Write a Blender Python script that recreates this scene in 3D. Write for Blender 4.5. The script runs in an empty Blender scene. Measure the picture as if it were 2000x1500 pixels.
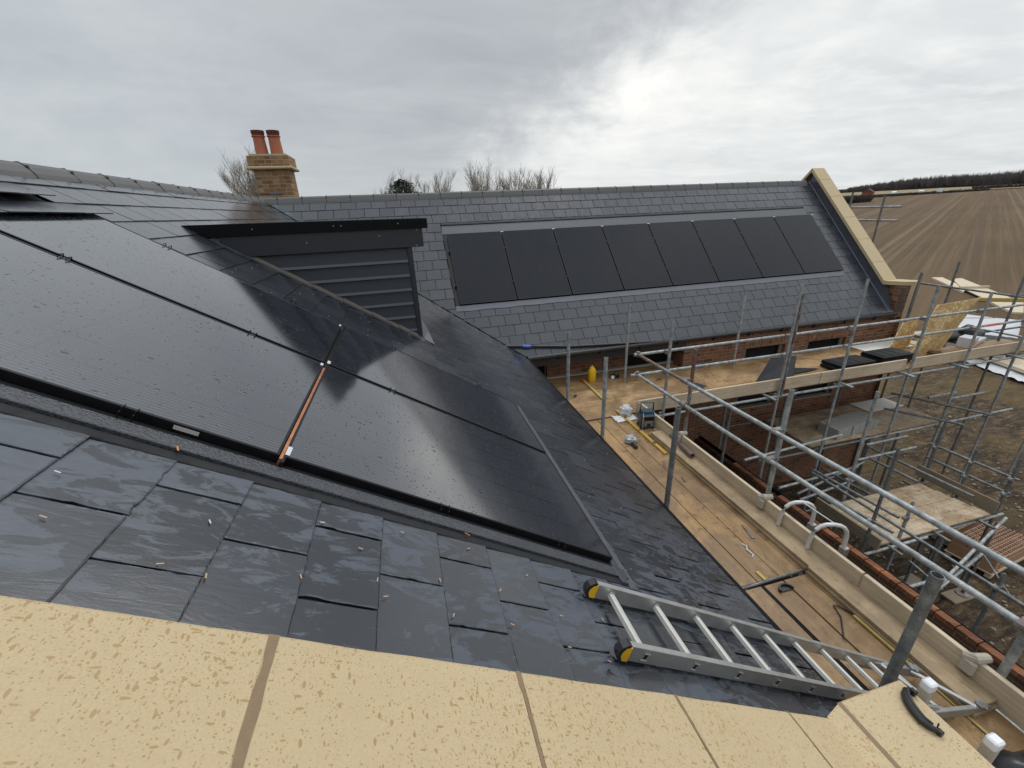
import bpy, math, random
import numpy as np
from mathutils import Matrix, Vector, noise
random.seed(7); np.random.seed(7)
C=bpy.context.scene.collection
scene=bpy.context.scene
R=math.radians
# ------------------------------------------------------------------ layout constants (metres, eye of the camera at the origin)
XE,ZE,TA=1.9683,-2.5165,.6453        # near wing: eave x, eave height, tangent of pitch
XR=-2.5714                           # near wing ridge x
YE,TB,YR=7.1399,1.0175,10.0082       # far wing: eave y, tangent of pitch, ridge y
D=-3.19                              # scaffold deck
G=-6.9                               # ground
ca,sa=math.cos(math.atan(TA)),math.sin(math.atan(TA))
cb,sb=math.cos(math.atan(TB)),math.sin(math.atan(TB))
ZR=ZE+(XE-XR)*TA
# roof frames: local x along the eave, local y up the slope, local z out of the roof
MA=Matrix(((0,-ca,sa,XE),(1,0,0,0),(0,sa,ca,ZE),(0,0,0,1)))
MB_=Matrix(((1,0,0,0),(0,cb,-sb,YE),(0,sb,cb,ZE),(0,0,0,1)))
# ------------------------------------------------------------------ mesh helpers
WM={}
class M:
    def __init__(s): s.v=[];s.f=[];s.m=[]
    def add(s,vs,fs,mi=0):
        n=len(s.v); s.v+= [tuple(v) for v in vs]; s.f+=[tuple(i+n for i in f) for f in fs]; s.m+=[mi]*len(fs); return s
    def box(s,a,b,mi=0,T=None):
        x0,y0,z0=a;x1,y1,z1=b
        vs=[(x0,y0,z0),(x1,y0,z0),(x1,y1,z0),(x0,y1,z0),(x0,y0,z1),(x1,y0,z1),(x1,y1,z1),(x0,y1,z1)]
        if T is not None: vs=[T@Vector(v) for v in vs]
        return s.add(vs,[(0,3,2,1),(4,5,6,7),(0,1,5,4),(1,2,6,5),(2,3,7,6),(3,0,4,7)],mi)
    def bbox(s,a,b,r=.004,mi=0,T=None):
        """box with chamfered edges"""
        x0,y0,z0=a;x1,y1,z1=b
        r=min(r,(x1-x0)*.4,(y1-y0)*.4,(z1-z0)*.4)
        vs=[];idx={}
        for i,(cx,dx) in enumerate(((x0,1),(x1,-1))):
            for j,(cy,dy) in enumerate(((y0,1),(y1,-1))):
                for k,(cz,dz) in enumerate(((z0,1),(z1,-1))):
                    for ax,p in enumerate(((cx,cy+dy*r,cz+dz*r),(cx+dx*r,cy,cz+dz*r),(cx+dx*r,cy+dy*r,cz))):
                        idx[i,j,k,ax]=len(vs); vs.append(p)
        g=lambda i,j,k,a: idx[i,j,k,a]
        f=[(g(0,0,0,0),g(0,0,1,0),g(0,1,1,0),g(0,1,0,0)),(g(1,0,0,0),g(1,1,0,0),g(1,1,1,0),g(1,0,1,0)),
           (g(0,0,0,1),g(1,0,0,1),g(1,0,1,1),g(0,0,1,1)),(g(0,1,0,1),g(0,1,1,1),g(1,1,1,1),g(1,1,0,1)),
           (g(0,0,0,2),g(0,1,0,2),g(1,1,0,2),g(1,0,0,2)),(g(0,0,1,2),g(1,0,1,2),g(1,1,1,2),g(0,1,1,2))]
        for j in (0,1):
            for k in (0,1): f.append((g(0,j,k,1),g(1,j,k,1),g(1,j,k,2),g(0,j,k,2)))
        for i in (0,1):
            for k in (0,1): f.append((g(i,0,k,0),g(i,1,k,0),g(i,1,k,2),g(i,0,k,2)))
        for i in (0,1):
            for j in (0,1): f.append((g(i,j,0,0),g(i,j,1,0),g(i,j,1,1),g(i,j,0,1)))
        for i in (0,1):
            for j in (0,1):
                for k in (0,1): f.append((g(i,j,k,0),g(i,j,k,1),g(i,j,k,2)))
        if T is not None: vs=[T@Vector(v) for v in vs]
        return s.add(vs,f,mi)
    def tube(s,pts,r,n=10,mi=0,caps=True,hollow=0):
        pts=[Vector(p) for p in pts]; rings=[]
        for i,p in enumerate(pts):
            d=(pts[min(i+1,len(pts)-1)]-pts[max(i-1,0)]).normalized()
            up=Vector((0,0,1)) if abs(d.z)<.9 else Vector((1,0,0))
            a=d.cross(up).normalized(); b=d.cross(a).normalized()
            rr=r[i] if isinstance(r,(list,tuple)) else r
            rings.append([p+(a*math.cos(t)+b*math.sin(t))*rr for t in [2*math.pi*k/n for k in range(n)]])
        vs=[v for q in rings for v in q]; fs=[]
        for i in range(len(rings)-1):
            for k in range(n):
                fs.append((i*n+k,i*n+(k+1)%n,(i+1)*n+(k+1)%n,(i+1)*n+k))
        if caps and not hollow: fs+= [tuple(range(n)),tuple(range((len(rings)-1)*n,len(rings)*n))[::-1]]
        s.add(vs,fs,mi)
        if hollow:
            for e in (0,-1):
                d=(pts[1]-pts[0]).normalized()*(1 if e==0 else -1)
                o=rings[e]; c=pts[e]; inn=[c+(v-c)*hollow for v in o]; deep=[v+d*.12 for v in inn]
                fs=[(k,(k+1)%n,n+(k+1)%n,n+k) for k in range(n)]+[(n+k,n+(k+1)%n,2*n+(k+1)%n,2*n+k) for k in range(n)]+[tuple(range(2*n,3*n))]
                s.add(list(o)+inn+deep,fs,mi)
        return s
    def lathe(s,c,prof,n=20,mi=0,T=None):
        vs=[];fs=[]
        for r,z in prof:
            for k in range(n):
                t=2*math.pi*k/n; vs.append((c[0]+r*math.cos(t),c[1]+r*math.sin(t),c[2]+z))
        for i in range(len(prof)-1):
            for k in range(n): fs.append((i*n+k,i*n+(k+1)%n,(i+1)*n+(k+1)%n,(i+1)*n+k))
        if T is not None: vs=[T@Vector(v) for v in vs]
        return s.add(vs,fs,mi)
    def prism(s,poly,z0,z1,mi=0,T=None):
        n=len(poly); vs=[(x,y,z0) for x,y in poly]+[(x,y,z1) for x,y in poly]
        if T is not None: vs=[T@Vector(v) for v in vs]
        return s.add(vs,[tuple(range(n))[::-1],tuple(range(n,2*n))]+[(k,(k+1)%n,n+(k+1)%n,n+k) for k in range(n)],mi)
    def build(s,name,mat,parent=None,mat_world=None,smooth=False):
        me=bpy.data.meshes.new(name); me.from_pydata([tuple(v) for v in s.v],[],s.f)
        for m in (mat if isinstance(mat,(list,tuple)) else [mat]): me.materials.append(m)
        if any(s.m): me.polygons.foreach_set('material_index',s.m)
        if smooth is True: me.polygons.foreach_set('use_smooth',[True]*len(s.f))
        me.update()
        o=bpy.data.objects.new(name,me); C.objects.link(o)
        W=mat_world or Matrix.Identity(4)
        if parent is not None:
            o.parent=parent; o.matrix_parent_inverse=WM[parent].inverted()
        o.matrix_basis=W; WM[o]=W.copy()
        if smooth=='auto':
            me.polygons.foreach_set('use_smooth',[True]*len(s.f))
            try: me.set_sharp_from_angle(angle=R(35))
            except Exception: pass
        return o
def tag(o,label=None,cat=None,group=None,kind=None):
    if label: o['label']=label
    if cat: o['category']=cat
    if group: o['group']=group
    if kind: o['kind']=kind
    return o
def thing(name,label,cat,loc=(0,0,0),group=None,W=None):
    o=bpy.data.objects.new(name,None); C.objects.link(o); o.empty_display_size=.2
    W=W or Matrix.Translation(loc); o.matrix_world=W; o.matrix_basis=W; WM[o]=W.copy()
    return tag(o,label,cat,group)
def dup(root,W,label=None):
    r=root.copy(); C.objects.link(r); r.matrix_basis=W; WM[r]=W.copy()
    if label: r['label']=label
    for ch in list(root.children):
        c=ch.copy(); C.objects.link(c); c.parent=r; c.matrix_parent_inverse=ch.matrix_parent_inverse.copy()
        for g in list(ch.children):
            d=g.copy(); C.objects.link(d); d.parent=c; d.matrix_parent_inverse=g.matrix_parent_inverse.copy()
    return r
# ------------------------------------------------------------------ node helpers
class NT:
    def __init__(s,name,world=False):
        if world: s.t=world.node_tree; s.t.nodes.clear()
        else:
            s.mat=bpy.data.materials.new(name); s.mat.use_nodes=True; s.t=s.mat.node_tree; s.t.nodes.clear()
    def n(s,ty,**k):
        nd=s.t.nodes.new(ty)
        for a,b in k.items():
            if a.startswith('i_'): s.put(nd,a[2:],b)
            else: setattr(nd,a,b)
        return nd
    def put(s,nd,key,val):
        key=int(key) if key.isdigit() else key.replace('_',' ')
        sock=nd.inputs[key]
        if hasattr(val,'is_linked') or isinstance(val,bpy.types.NodeSocket): s.t.links.new(val,sock)
        else: sock.default_value=val
    def pos(s): return s.n('ShaderNodeNewGeometry').outputs['Position']
    def obj(s): return s.n('ShaderNodeTexCoord').outputs['Object']
    def isl(s): return s.n('ShaderNodeNewGeometry').outputs['Random Per Island']
    def orand(s): return s.n('ShaderNodeObjectInfo').outputs['Random']
    def map(s,v,scale=(1,1,1),loc=(0,0,0),rot=(0,0,0)):
        return s.n('ShaderNodeMapping',i_Vector=v,i_Scale=scale,i_Location=loc,i_Rotation=rot).outputs[0]
    def noise(s,v,scale=5,detail=4,rough=.55,dist=0,out=0):
        return s.n('ShaderNodeTexNoise',i_Vector=v,i_Scale=scale,i_Detail=detail,i_Roughness=rough,i_Distortion=dist).outputs[out]
    def vor(s,v,scale=5,feature='F1',out='Distance',rnd=1.0):
        nd=s.n('ShaderNodeTexVoronoi',feature=feature,i_Vector=v,i_Scale=scale,i_Randomness=rnd); return nd.outputs[out]
    def ramp(s,f,stops,interp='LINEAR'):
        nd=s.n('ShaderNodeValToRGB',i_Fac=f); cr=nd.color_ramp; cr.interpolation=interp
        while len(cr.elements)<len(stops): cr.elements.new(.5)
        for e,(p,c) in zip(cr.elements,stops):
            e.position=p; e.color=c if len(c)==4 else (*c,1)
        return nd.outputs[0]
    def val(s,f,a,b,c=0,d=1,clamp=True):
        return s.n('ShaderNodeMapRange',clamp=clamp,i_Value=f,i_1=a,i_2=b,i_3=c,i_4=d).outputs[0]
    def math(s,op,a,b=0,c=0):
        nd=s.n('ShaderNodeMath',operation=op); s.put(nd,'0',a); s.put(nd,'1',b); s.put(nd,'2',c); return nd.outputs[0]
    def mix(s,f,a,b,mode='MIX'):
        nd=s.n('ShaderNodeMix',data_type='RGBA',blend_type=mode); s.put(nd,'0',f)
        for k,v in ((6,a),(7,b)):
            if isinstance(v,tuple) and len(v)==3: v=(*v,1)
            s.put(nd,str(k),v)
        return nd.outputs[2]
    def sep(s,v): return s.n('ShaderNodeSeparateXYZ',i_0=v).outputs
    def comb(s,x,y,z):
        nd=s.n('ShaderNodeCombineXYZ'); s.put(nd,'0',x);s.put(nd,'1',y);s.put(nd,'2',z); return nd.outputs[0]
    def bump(s,h,strength=.3,dist=.01,normal=None):
        nd=s.n('ShaderNodeBump',i_Height=h,i_Strength=strength,i_Distance=dist)
        if normal is not None: s.put(nd,'Normal',normal)
        return nd.outputs[0]
    def out(s,color,rough=.6,metal=0,normal=None,spec=.5,coat=0,coat_rough=.05,**k):
        b=s.n('ShaderNodeBsdfPrincipled')
        s.put(b,'Base_Color',(*color,1) if isinstance(color,tuple) and len(color)==3 else color)
        s.put(b,'Roughness',rough); s.put(b,'Metallic',metal); b.inputs['Specular IOR Level'].default_value=spec
        if normal is not None: s.put(b,'Normal',normal)
        if coat is not 0:
            s.put(b,'Coat_Weight',coat); s.put(b,'Coat_Roughness',coat_rough)
        for a,v in k.items(): s.put(b,a,v)
        o=s.n('ShaderNodeOutputMaterial'); s.t.links.new(b.outputs[0],o.inputs[0]); return s.mat
def plain(name,col,rough=.6,metal=0,var=.25,scale=20,bump=.1,spec=.5,coat=0):
    t=NT(name); v=t.obj(); n=t.noise(v,scale,5,.6)
    c=t.mix(n,tuple(x*(1-var) for x in col),tuple(min(1,x*(1+var)) for x in col))
    return t.out(c,rough=t.val(n,.3,.7,rough*.85,min(1,rough*1.15)),metal=metal,normal=t.bump(n,bump,.004),spec=spec,coat=coat)
# ------------------------------------------------------------------ materials
def mat_slate(name,near=True):
    t=NT(name); v=t.obj(); r=t.isl()
    vr=t.n('ShaderNodeVectorMath',operation='ADD'); t.put(vr,'0',v); t.put(vr,'1',t.comb(t.math('MULTIPLY',r,37.0),t.math('MULTIPLY',r,19.0),0)); vv=vr.outputs[0]
    base=t.ramp(r,[(0,(.013,.016,.021)),(.35,(.018,.022,.029)),(.7,(.026,.030,.038)),(1,(.041,.046,.056))] if near else [(0,(.027,.031,.040)),(.5,(.034,.039,.050)),(1,(.046,.051,.063))])
    fine=t.noise(t.map(vv,(30,9,30)),1.2,6,.65,1.2)
    blot=t.noise(t.map(vv,(17,6,9)),1,7,.72,1.0)
    wet=t.noise(t.map(v,(2.6,1.3,1)),1,4,.6,.5)
    # damp film: patches where the film has dried to a paler matt grey
    edge=t.math('ADD',blot,t.math('MULTIPLY',t.math('SUBTRACT',wet,.5),.55))
    xo=t.sep(v)[0]; fade=t.val(xo,1.5,2.6,1,.12)
    dry=t.math('MULTIPLY',t.val(edge,.49,.55),fade) if near else t.val(edge,.45,.75)
    c=t.mix(t.math('MULTIPLY',dry,.80 if near else .25),base,(.078,.094,.124))
    c=t.mix(t.val(fine,.35,.7,0,.28),c,(.014,.017,.024))
    rough=t.math('ADD',t.val(dry,0,1,.19,.40),t.math('MULTIPLY',fine,.10))
    ripple=t.noise(t.map(vv,(22,5.5,8)),1,5,.62,2.2)
    h=t.math('ADD',t.math('MULTIPLY',ripple,.75),t.math('MULTIPLY',t.noise(t.map(vv,(90,60,40)),1,3,.6),.10))
    nrm=t.bump(h,.20 if near else .12,.005)
    return t.out(c,rough=rough,normal=nrm,spec=.6 if near else .42,coat=t.val(dry,0,1,.62,.30) if near else .26,coat_rough=.17 if near else .3)
def mat_glass_panel(name,near):
    t=NT(name); v=t.obj(); x,y,z=t.sep(v)
    fx=t.math('FRACT',t.math('DIVIDE',x,.0182)); fy=t.math('FRACT',t.math('DIVIDE',y,.0925)); cx=t.math('FRACT',t.math('DIVIDE',x,.182))
    line=t.math('MULTIPLY',t.math('LESS_THAN',fx,.13 if near else .16),t.val(t.math('ABSOLUTE',t.math('SUBTRACT',fy,.5)),.40,.47,1,.15))
    dash=t.math('MULTIPLY',t.math('GREATER_THAN',t.math('ABSOLUTE',t.math('SUBTRACT',fy,.5)),.455),t.math('LESS_THAN',fx,.5))
    gap=t.math('GREATER_THAN',t.math('ABSOLUTE',t.math('SUBTRACT',cx,.5)),.488)
    mid=t.math('LESS_THAN',t.math('ABSOLUTE',t.math('SUBTRACT',y,.861)),.008)
    k=.115 if near else .030
    c=t.mix(line,(.0045,.0055,.0095) if near else (.004,.006,.012),(k*.82,k*.95,k*1.30))
    c=t.mix(t.math('MULTIPLY',dash,.5),c,(.050,.054,.068) if near else (.022,.023,.028))
    c=t.mix(t.math('MULTIPLY',t.math('MAXIMUM',gap,mid),.8),c,(.006,.006,.008))
    if near:
        vd=t.n('ShaderNodeTexVoronoi',feature='F1',i_Vector=t.map(v,(1,1,0)),i_Scale=62); d=vd.outputs['Distance']; rc=t.sep(vd.outputs['Color'])[0]
        zone=t.noise(v,2.3,3,.6)
        rad=t.math('MULTIPLY',t.math('MULTIPLY',rc,rc),t.val(zone,.3,.7,.16,.46))
        dome=t.val(d,0,1,1,0); drop=t.math('MAXIMUM',t.math('SUBTRACT',1.0,t.math('DIVIDE',d,t.math('ADD',rad,.02))),0)
        vd2=t.n('ShaderNodeTexVoronoi',feature='F1',i_Vector=t.map(v,(1,.55,0),(3.1,1.7,0)),i_Scale=30); rc2=t.sep(vd2.outputs['Color'])[1]
        drop2=t.math('MAXIMUM',t.math('SUBTRACT',1.0,t.math('DIVIDE',vd2.outputs['Distance'],t.math('ADD',t.math('MULTIPLY',t.math('POWER',rc2,9.0),.24),.012))),0)
        drops=t.math('MAXIMUM',drop,drop2)
        b=t.bump(t.math('POWER',drops,.6),.35,.003); dm=t.val(drops,.02,.14)
        film=t.noise(t.map(v,(3,9,1)),1,5,.6,.5)
        rough=t.val(film,.3,.7,.10,.17)
        # a trace of unevenness in the toughened glass
        b2=t.bump(t.noise(t.map(v,(2.2,2.2,1)),1,2,.5),.10,.006,b)
        c=t.mix(dm,c,(.004,.004,.006)); rough=t.math('ADD',rough,t.math('MULTIPLY',dm,.3))
        return t.out(c,rough=rough,normal=b2,spec=.8,coat=t.val(dm,0,1,1,.10),coat_rough=.10,Coat_IOR=2.0)
    film=t.noise(v,3,4,.6)
    return t.out(c,rough=t.val(film,.3,.7,.16,.26),spec=.20,normal=t.bump(t.noise(v,160,2,.5),.06,.002))
def mat_stone(name,wet=True):
    t=NT(name); v=t.obj(); r=t.isl()
    n=t.noise(v,2.2,6,.6); fine=t.noise(v,240,2,.5); mid=t.noise(v,34,4,.6)
    c=t.mix(n,(.50,.395,.240),(.61,.495,.320))
    c=t.mix(t.math('MULTIPLY',r,.30),c,(.47,.35,.19))
    c=t.mix(t.val(mid,.35,.7,0,.18),c,(.44,.34,.20))
    c=t.mix(t.val(fine,.35,.7,0,.28),c,(.36,.27,.15))
    if wet:
        w=t.noise(v,16,3,.6,out=1); wv=t.n('ShaderNodeVectorMath',operation='ADD'); t.put(wv,'0',v)
        sc=t.n('ShaderNodeVectorMath',operation='SCALE'); t.put(sc,'0',w); sc.inputs['Scale'].default_value=.018; t.put(wv,'1',sc.outputs[0])
        zone=t.val(t.noise(v,1.6,3,.6),.35,.62)
        spots=None
        for k,(sx,sy,rot,sc2,th) in enumerate(((100,38,.5,1,.30),(36,95,.3,1,.27),(130,130,0,1,.28),(190,80,.9,1,.28),(230,230,.4,1,.30),(64,64,1.2,1,.17))):
            d=t.n('ShaderNodeTexVoronoi',feature='F1',i_Vector=t.map(wv.outputs[0],(sx,sy,20),(k*3.1,k*1.3,0),(0,0,rot)),i_Scale=sc2)
            rc=t.sep(d.outputs['Color'])[0]
            s_=t.math('MULTIPLY',t.val(d.outputs['Distance'],th*.8,th,1,0),t.math('GREATER_THAN',rc,t.val(zone,0,1,.95,.55)))
            spots=s_ if spots is None else t.math('MAXIMUM',spots,s_)
        c=t.mix(t.math('MULTIPLY',spots,.78),c,(.33,.205,.070))
        rough=t.val(spots,0,1,.72,.42)
    else: rough=.75
    return t.out(c,rough=rough,normal=t.bump(t.math('ADD',t.math('MULTIPLY',fine,.5),mid),.16,.003),spec=.3)
def mat_brick(name,pal,dirty=.3,dark=1.0,soldier=False):
    t=NT(name); p=t.pos(); x,y,z=t.sep(p)
    xy=t.math('ADD',x,y)
    v=t.comb(z,xy,0) if soldier else t.comb(xy,z,0)
    nv=t.noise(p,9,2,.5,out=1)
    vv=t.n('ShaderNodeVectorMath',operation='MULTIPLY_ADD'); t.put(vv,'0',nv); t.put(vv,'1',(.006,.006,0)); t.put(vv,'2',v)
    b=t.n('ShaderNodeTexBrick',offset=.5,i_Vector=vv.outputs[0],i_Scale=1.0,i_Mortar_Size=.006,i_Mortar_Smooth=.15,i_Bias=0.0,i_Brick_Width=.225,i_Row_Height=.075)
    b.inputs['Color1'].default_value=(0,0,0,1); b.inputs['Color2'].default_value=(1,1,1,1); b.inputs['Mortar'].default_value=(.5,.5,.5,1)
    cell=t.comb(t.math('FLOOR',t.math('DIVIDE',xy,.1125)),t.math('FLOOR',t.math('DIVIDE',z,.075)),0)
    wn=t.n('ShaderNodeTexWhiteNoise',noise_dimensions='3D'); t.put(wn,'Vector',cell)
    rnd=t.math('ADD',t.math('MULTIPLY',t.sep(b.outputs['Color'])[0],.55),t.math('MULTIPLY',wn.outputs[0],.45))
    c=t.ramp(rnd,[(i/(len(pal)-1),q) for i,q in enumerate(pal)])
    n=t.noise(p,38,5,.65); c=t.mix(t.val(n,.35,.75,0,.45),c,tuple(q*.45 for q in pal[0]))
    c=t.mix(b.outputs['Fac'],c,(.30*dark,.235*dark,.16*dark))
    st=t.noise(p,1.6,5,.65); c=t.mix(t.val(st,.45,.75,0,dirty),c,(.055,.042,.030))
    h=t.math('SUBTRACT',t.math('MULTIPLY',n,.25),b.outputs['Fac'])
    return t.out(c,rough=.78,normal=t.bump(h,.55,.008),spec=.25)
def mat_wood(name,pal,axis='y',mud=.5,wetness=.5,lines=True,mudcol=(.150,.092,.045),scale=1.0):
    t=NT(name); p=t.pos(); r=t.isl()
    pv=t.n('ShaderNodeVectorMath',operation='ADD'); t.put(pv,'0',p); t.put(pv,'1',t.comb(t.math('MULTIPLY',r,13.0),t.math('MULTIPLY',r,7.0),t.math('MULTIPLY',r,5.0))); q=pv.outputs[0]
    sc={'y':(22,1.3,22),'x':(1.3,22,22),'z':(22,22,1.3)}[axis]
    g=t.noise(t.map(q,tuple(s*scale for s in sc)),1,6,.6,.9)
    tone=t.math('ADD',t.math('MULTIPLY',r,.55),t.math('MULTIPLY',t.noise(p,1.1,3,.6),.45))
    c=t.ramp(tone,[(i/(len(pal)-1),k) for i,k in enumerate(pal)])
    c=t.mix(t.val(g,.36,.70,0,.5),c,tuple(k*.5 for k in pal[0]))
    m1=t.noise(p,2.6,7,.70,.9); m2=t.noise(p,17,5,.7,.3); sp=t.noise(p,55,4,.7)
    c=t.mix(t.math('MULTIPLY',t.val(m1,.45,.57),mud*.8),c,tuple(k*1.75 for k in mudcol))
    spl=t.math('MULTIPLY',t.val(m2,.56,.62),t.val(m1,.35,.6,.25,1.0))
    c=t.mix(t.math('MULTIPLY',spl,min(1,mud*1.1)),c,mudcol)
    spd=t.math('MULTIPLY',t.val(sp,.64,.68),mud); c=t.mix(spd,c,tuple(k*.7 for k in mudcol))
    wet=t.val(t.noise(p,1.2,4,.6,.8),.42,.58)
    c=t.mix(t.math('MULTIPLY',wet,.42*wetness*2),c,tuple(k*.42 for k in pal[0]))
    rough=t.val(wet,0,1,.72,.72-.42*wetness)
    return t.out(c,rough=rough,normal=t.bump(t.math('ADD',g,t.math('MULTIPLY',m2,.6)),.25,.004),spec=.4)
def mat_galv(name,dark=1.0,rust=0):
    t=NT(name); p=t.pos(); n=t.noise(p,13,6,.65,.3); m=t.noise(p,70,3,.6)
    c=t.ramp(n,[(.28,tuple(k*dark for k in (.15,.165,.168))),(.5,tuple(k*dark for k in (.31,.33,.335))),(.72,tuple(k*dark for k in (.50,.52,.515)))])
    c=t.mix(t.val(m,.6,.66,0,.55),c,(.34,.32,.27))
    if rust: c=t.mix(t.val(t.noise(p,5,4,.6),.42,.55,0,rust),c,(.16,.075,.045))
    return t.out(c,rough=t.val(n,.3,.7,.62,.42),metal=.25,normal=t.bump(m,.12,.003),spec=.5)
def mat_ground(name):
    t=NT(name); p=t.pos(); x,y,z=t.sep(p)
    a=R(60.5); ux,uy=math.sin(a),math.cos(a)
    al=t.math('ADD',t.math('MULTIPLY',x,ux),t.math('MULTIPLY',y,uy)); ac=t.math('SUBTRACT',t.math('MULTIPLY',x,uy),t.math('MULTIPLY',y,ux))
    wob=t.math('MULTIPLY',t.noise(t.comb(t.math('MULTIPLY',al,.02),0,0),1,2,.5),.35)
    ac2=t.math('ADD',ac,wob)
    st=t.noise(t.comb(t.math('MULTIPLY',al,.0045),t.math('MULTIPLY',ac2,.30),0),1,6,.74)
    st2=t.noise(t.comb(t.math('MULTIPLY',al,.012),t.math('MULTIPLY',ac2,1.5),3),1,4,.7)
    patch=t.noise(p,.035,4,.6); n=t.noise(p,1.4,8,.7); clod=t.noise(p,6,6,.72)
    c=t.mix(t.val(patch,.35,.68),(.118,.068,.032),(.078,.053,.022))
    c=t.mix(t.val(st,.50,.60,0,.55),c,(.170,.108,.057))
    c=t.mix(t.val(st,.40,.48,.75,0),c,(.092,.062,.034))
    c=t.mix(t.val(st2,.50,.66,0,.50),c,(.195,.132,.074))
    # tramlines left by tractor wheels
    fr=t.math('ABSOLUTE',t.math('SUBTRACT',t.math('FRACT',t.math('DIVIDE',ac2,13.0)),.5))
    tl=t.val(t.math('ABSOLUTE',t.math('SUBTRACT',fr,.07)),.012,.03,1,0)
    c=t.mix(t.math('MULTIPLY',tl,t.val(n,.3,.6,.1,.5)),c,(.26,.19,.115))
    c=t.mix(t.val(clod,.42,.72,0,.50),c,(.085,.060,.038))
    # churned wet mud round the house
    dist=t.math('SQRT',t.math('ADD',t.math('POWER',t.math('SUBTRACT',x,12.0),2.0),t.math('POWER',t.math('SUBTRACT',y,6.0),2.0)))
    dm=t.math('ADD',dist,t.math('MULTIPLY',t.math('SUBTRACT',patch,.5),8.0)); dm=t.math('ADD',dm,t.math('MULTIPLY',t.math('SUBTRACT',n,.5),6.0))
    mud=t.val(dm,10,24,1,0)
    rut=t.noise(t.map(p,(1.9,6.0,1),(0,0,0),(0,0,R(-24))),1,6,.72,.9)
    mc=t.ramp(rut,[(.34,(.020,.014,.009)),(.46,(.062,.043,.026)),(.56,(.120,.080,.045)),(.68,(.215,.155,.092))])
    mc=t.mix(t.val(t.noise(p,.35,4,.6),.48,.62,0,.75),mc,(.155,.108,.048))
    mc=t.mix(t.val(t.noise(p,28,4,.7),.60,.66,0,.6),mc,(.34,.29,.22))
    c=t.mix(mud,c,mc)
    h=t.math('ADD',t.math('MULTIPLY',clod,.6),t.math('ADD',t.math('MULTIPLY',rut,t.math('MULTIPLY',mud,1.6)),t.math('MULTIPLY',st2,.5)))
    wet=t.math('MULTIPLY',mud,t.val(rut,.30,.42,1,0))
    return t.out(c,rough=t.val(wet,0,1,.9,.32),normal=t.bump(h,.9,.10),spec=.3)
def mat_osb(name):
    t=NT(name); p=t.obj(); d=t.n('ShaderNodeTexVoronoi',feature='F1',i_Vector=t.map(t.n('ShaderNodeVectorMath',operation='MULTIPLY_ADD',i_0=t.noise(p,6,2,.5,out=1),i_1=(.15,.15,.15),i_2=p).outputs[0],(14,34,20),(0,0,0),(0,0,.6)),i_Scale=1)
    rc=t.sep(d.outputs['Color'])[0]; c=t.ramp(rc,[(0,(.42,.27,.10)),(.5,(.58,.41,.18)),(1,(.72,.56,.30))])
    c=t.mix(t.val(d.outputs['Distance'],.4,.8,0,.35),c,(.28,.17,.07))
    return t.out(c,rough=.7,normal=t.bump(rc,.15,.003))
SL_A=mat_slate('slate near',True); SL_B=mat_slate('slate far',False)
GLA=mat_glass_panel('panel glass near',True); GLB=mat_glass_panel('panel glass far',False)
GUTM=plain('matt black gutter',(.006,.006,.007),.7,var=.2,spec=.15)
UNDER=plain('roofing felt',(.012,.013,.016),.8,var=.2)
BLK=plain('black anodised metal',(.010,.010,.012),.34,.3,var=.3,spec=.5)
BLKP=plain('black plastic',(.014,.014,.016),.38,0,var=.4,scale=8,bump=.15)
FLASH=plain('dark tray flashing',(.085,.090,.100),.42,0,var=.3,scale=14,bump=.2)
ALU=plain('brushed aluminium',(.52,.52,.51),.36,.75,var=.18,scale=16,bump=.05)
ALUD=plain('dull aluminium',(.36,.36,.35),.45,.7,var=.35,scale=9,bump=.08)
COPPER=plain('bright copper',(.62,.27,.13),.35,.8,var=.3,scale=30)
LEAD=plain('lead flashing',(.17,.17,.20),.48,.2,var=.3,scale=7,bump=.15)
LEADD=plain('dark lead',(.075,.080,.095),.34,.2,var=.4,scale=6,bump=.15)
VALLEY=plain('valley lining',(.10,.135,.16),.3,.2,var=.25,scale=9)
RIDGE=plain('clay ridge',(.105,.104,.104),.55,0,var=.28,scale=13,bump=.2)
FASC=plain('graphite fascia board',(.024,.027,.035),.40,0,var=.16,scale=5,bump=.03)
CLAD=plain('graphite cladding',(.022,.026,.036),.42,0,var=.14,scale=6,bump=.04)
STONE=mat_stone('wet reconstituted stone',True); STONED=mat_stone('reconstituted stone',False)
MORT=plain('stone mortar',(.235,.165,.095),.8,var=.3,scale=40,bump=.4)
BR_PAL=[(.085,.042,.030),(.20,.085,.050),(.29,.13,.075),(.24,.12,.075),(.38,.22,.13)]
BRICK=mat_brick('house brick',BR_PAL,.45)
BRICKS=mat_brick('soldier course brick',BR_PAL,.3,soldier=True)
BRICKY=mat_brick('chimney brick',[(.15,.085,.045),(.27,.15,.075),(.36,.21,.105),(.42,.27,.145),(.52,.38,.24)],.15,1.3)
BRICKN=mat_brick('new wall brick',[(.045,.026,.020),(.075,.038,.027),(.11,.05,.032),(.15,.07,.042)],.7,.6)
ORANGE=mat_brick('wet orange brick top',[(.10,.045,.028),(.18,.07,.036),(.26,.10,.045),(.42,.17,.065)],.35,.7)
PERF=plain('facing brick block',(.40,.23,.14),.75,var=.3,scale=30,bump=.2)
TERRA=plain('terracotta',(.40,.130,.060),.62,var=.22,scale=8,bump=.08)
TERRAD=plain('dark terracotta rim',(.16,.045,.028),.65,var=.3,scale=12)
CEM=plain('cement flaunching',(.42,.38,.31),.8,var=.2,scale=20,bump=.3)
BOARDP=[(.30,.170,.072),(.44,.275,.128),(.54,.368,.188),(.60,.450,.270)]
PALEP=[(.56,.45,.31),(.68,.56,.41),(.76,.65,.50)]
BY=mat_wood('scaffold board lengthways',BOARDP,'y',.85,.8)
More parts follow.
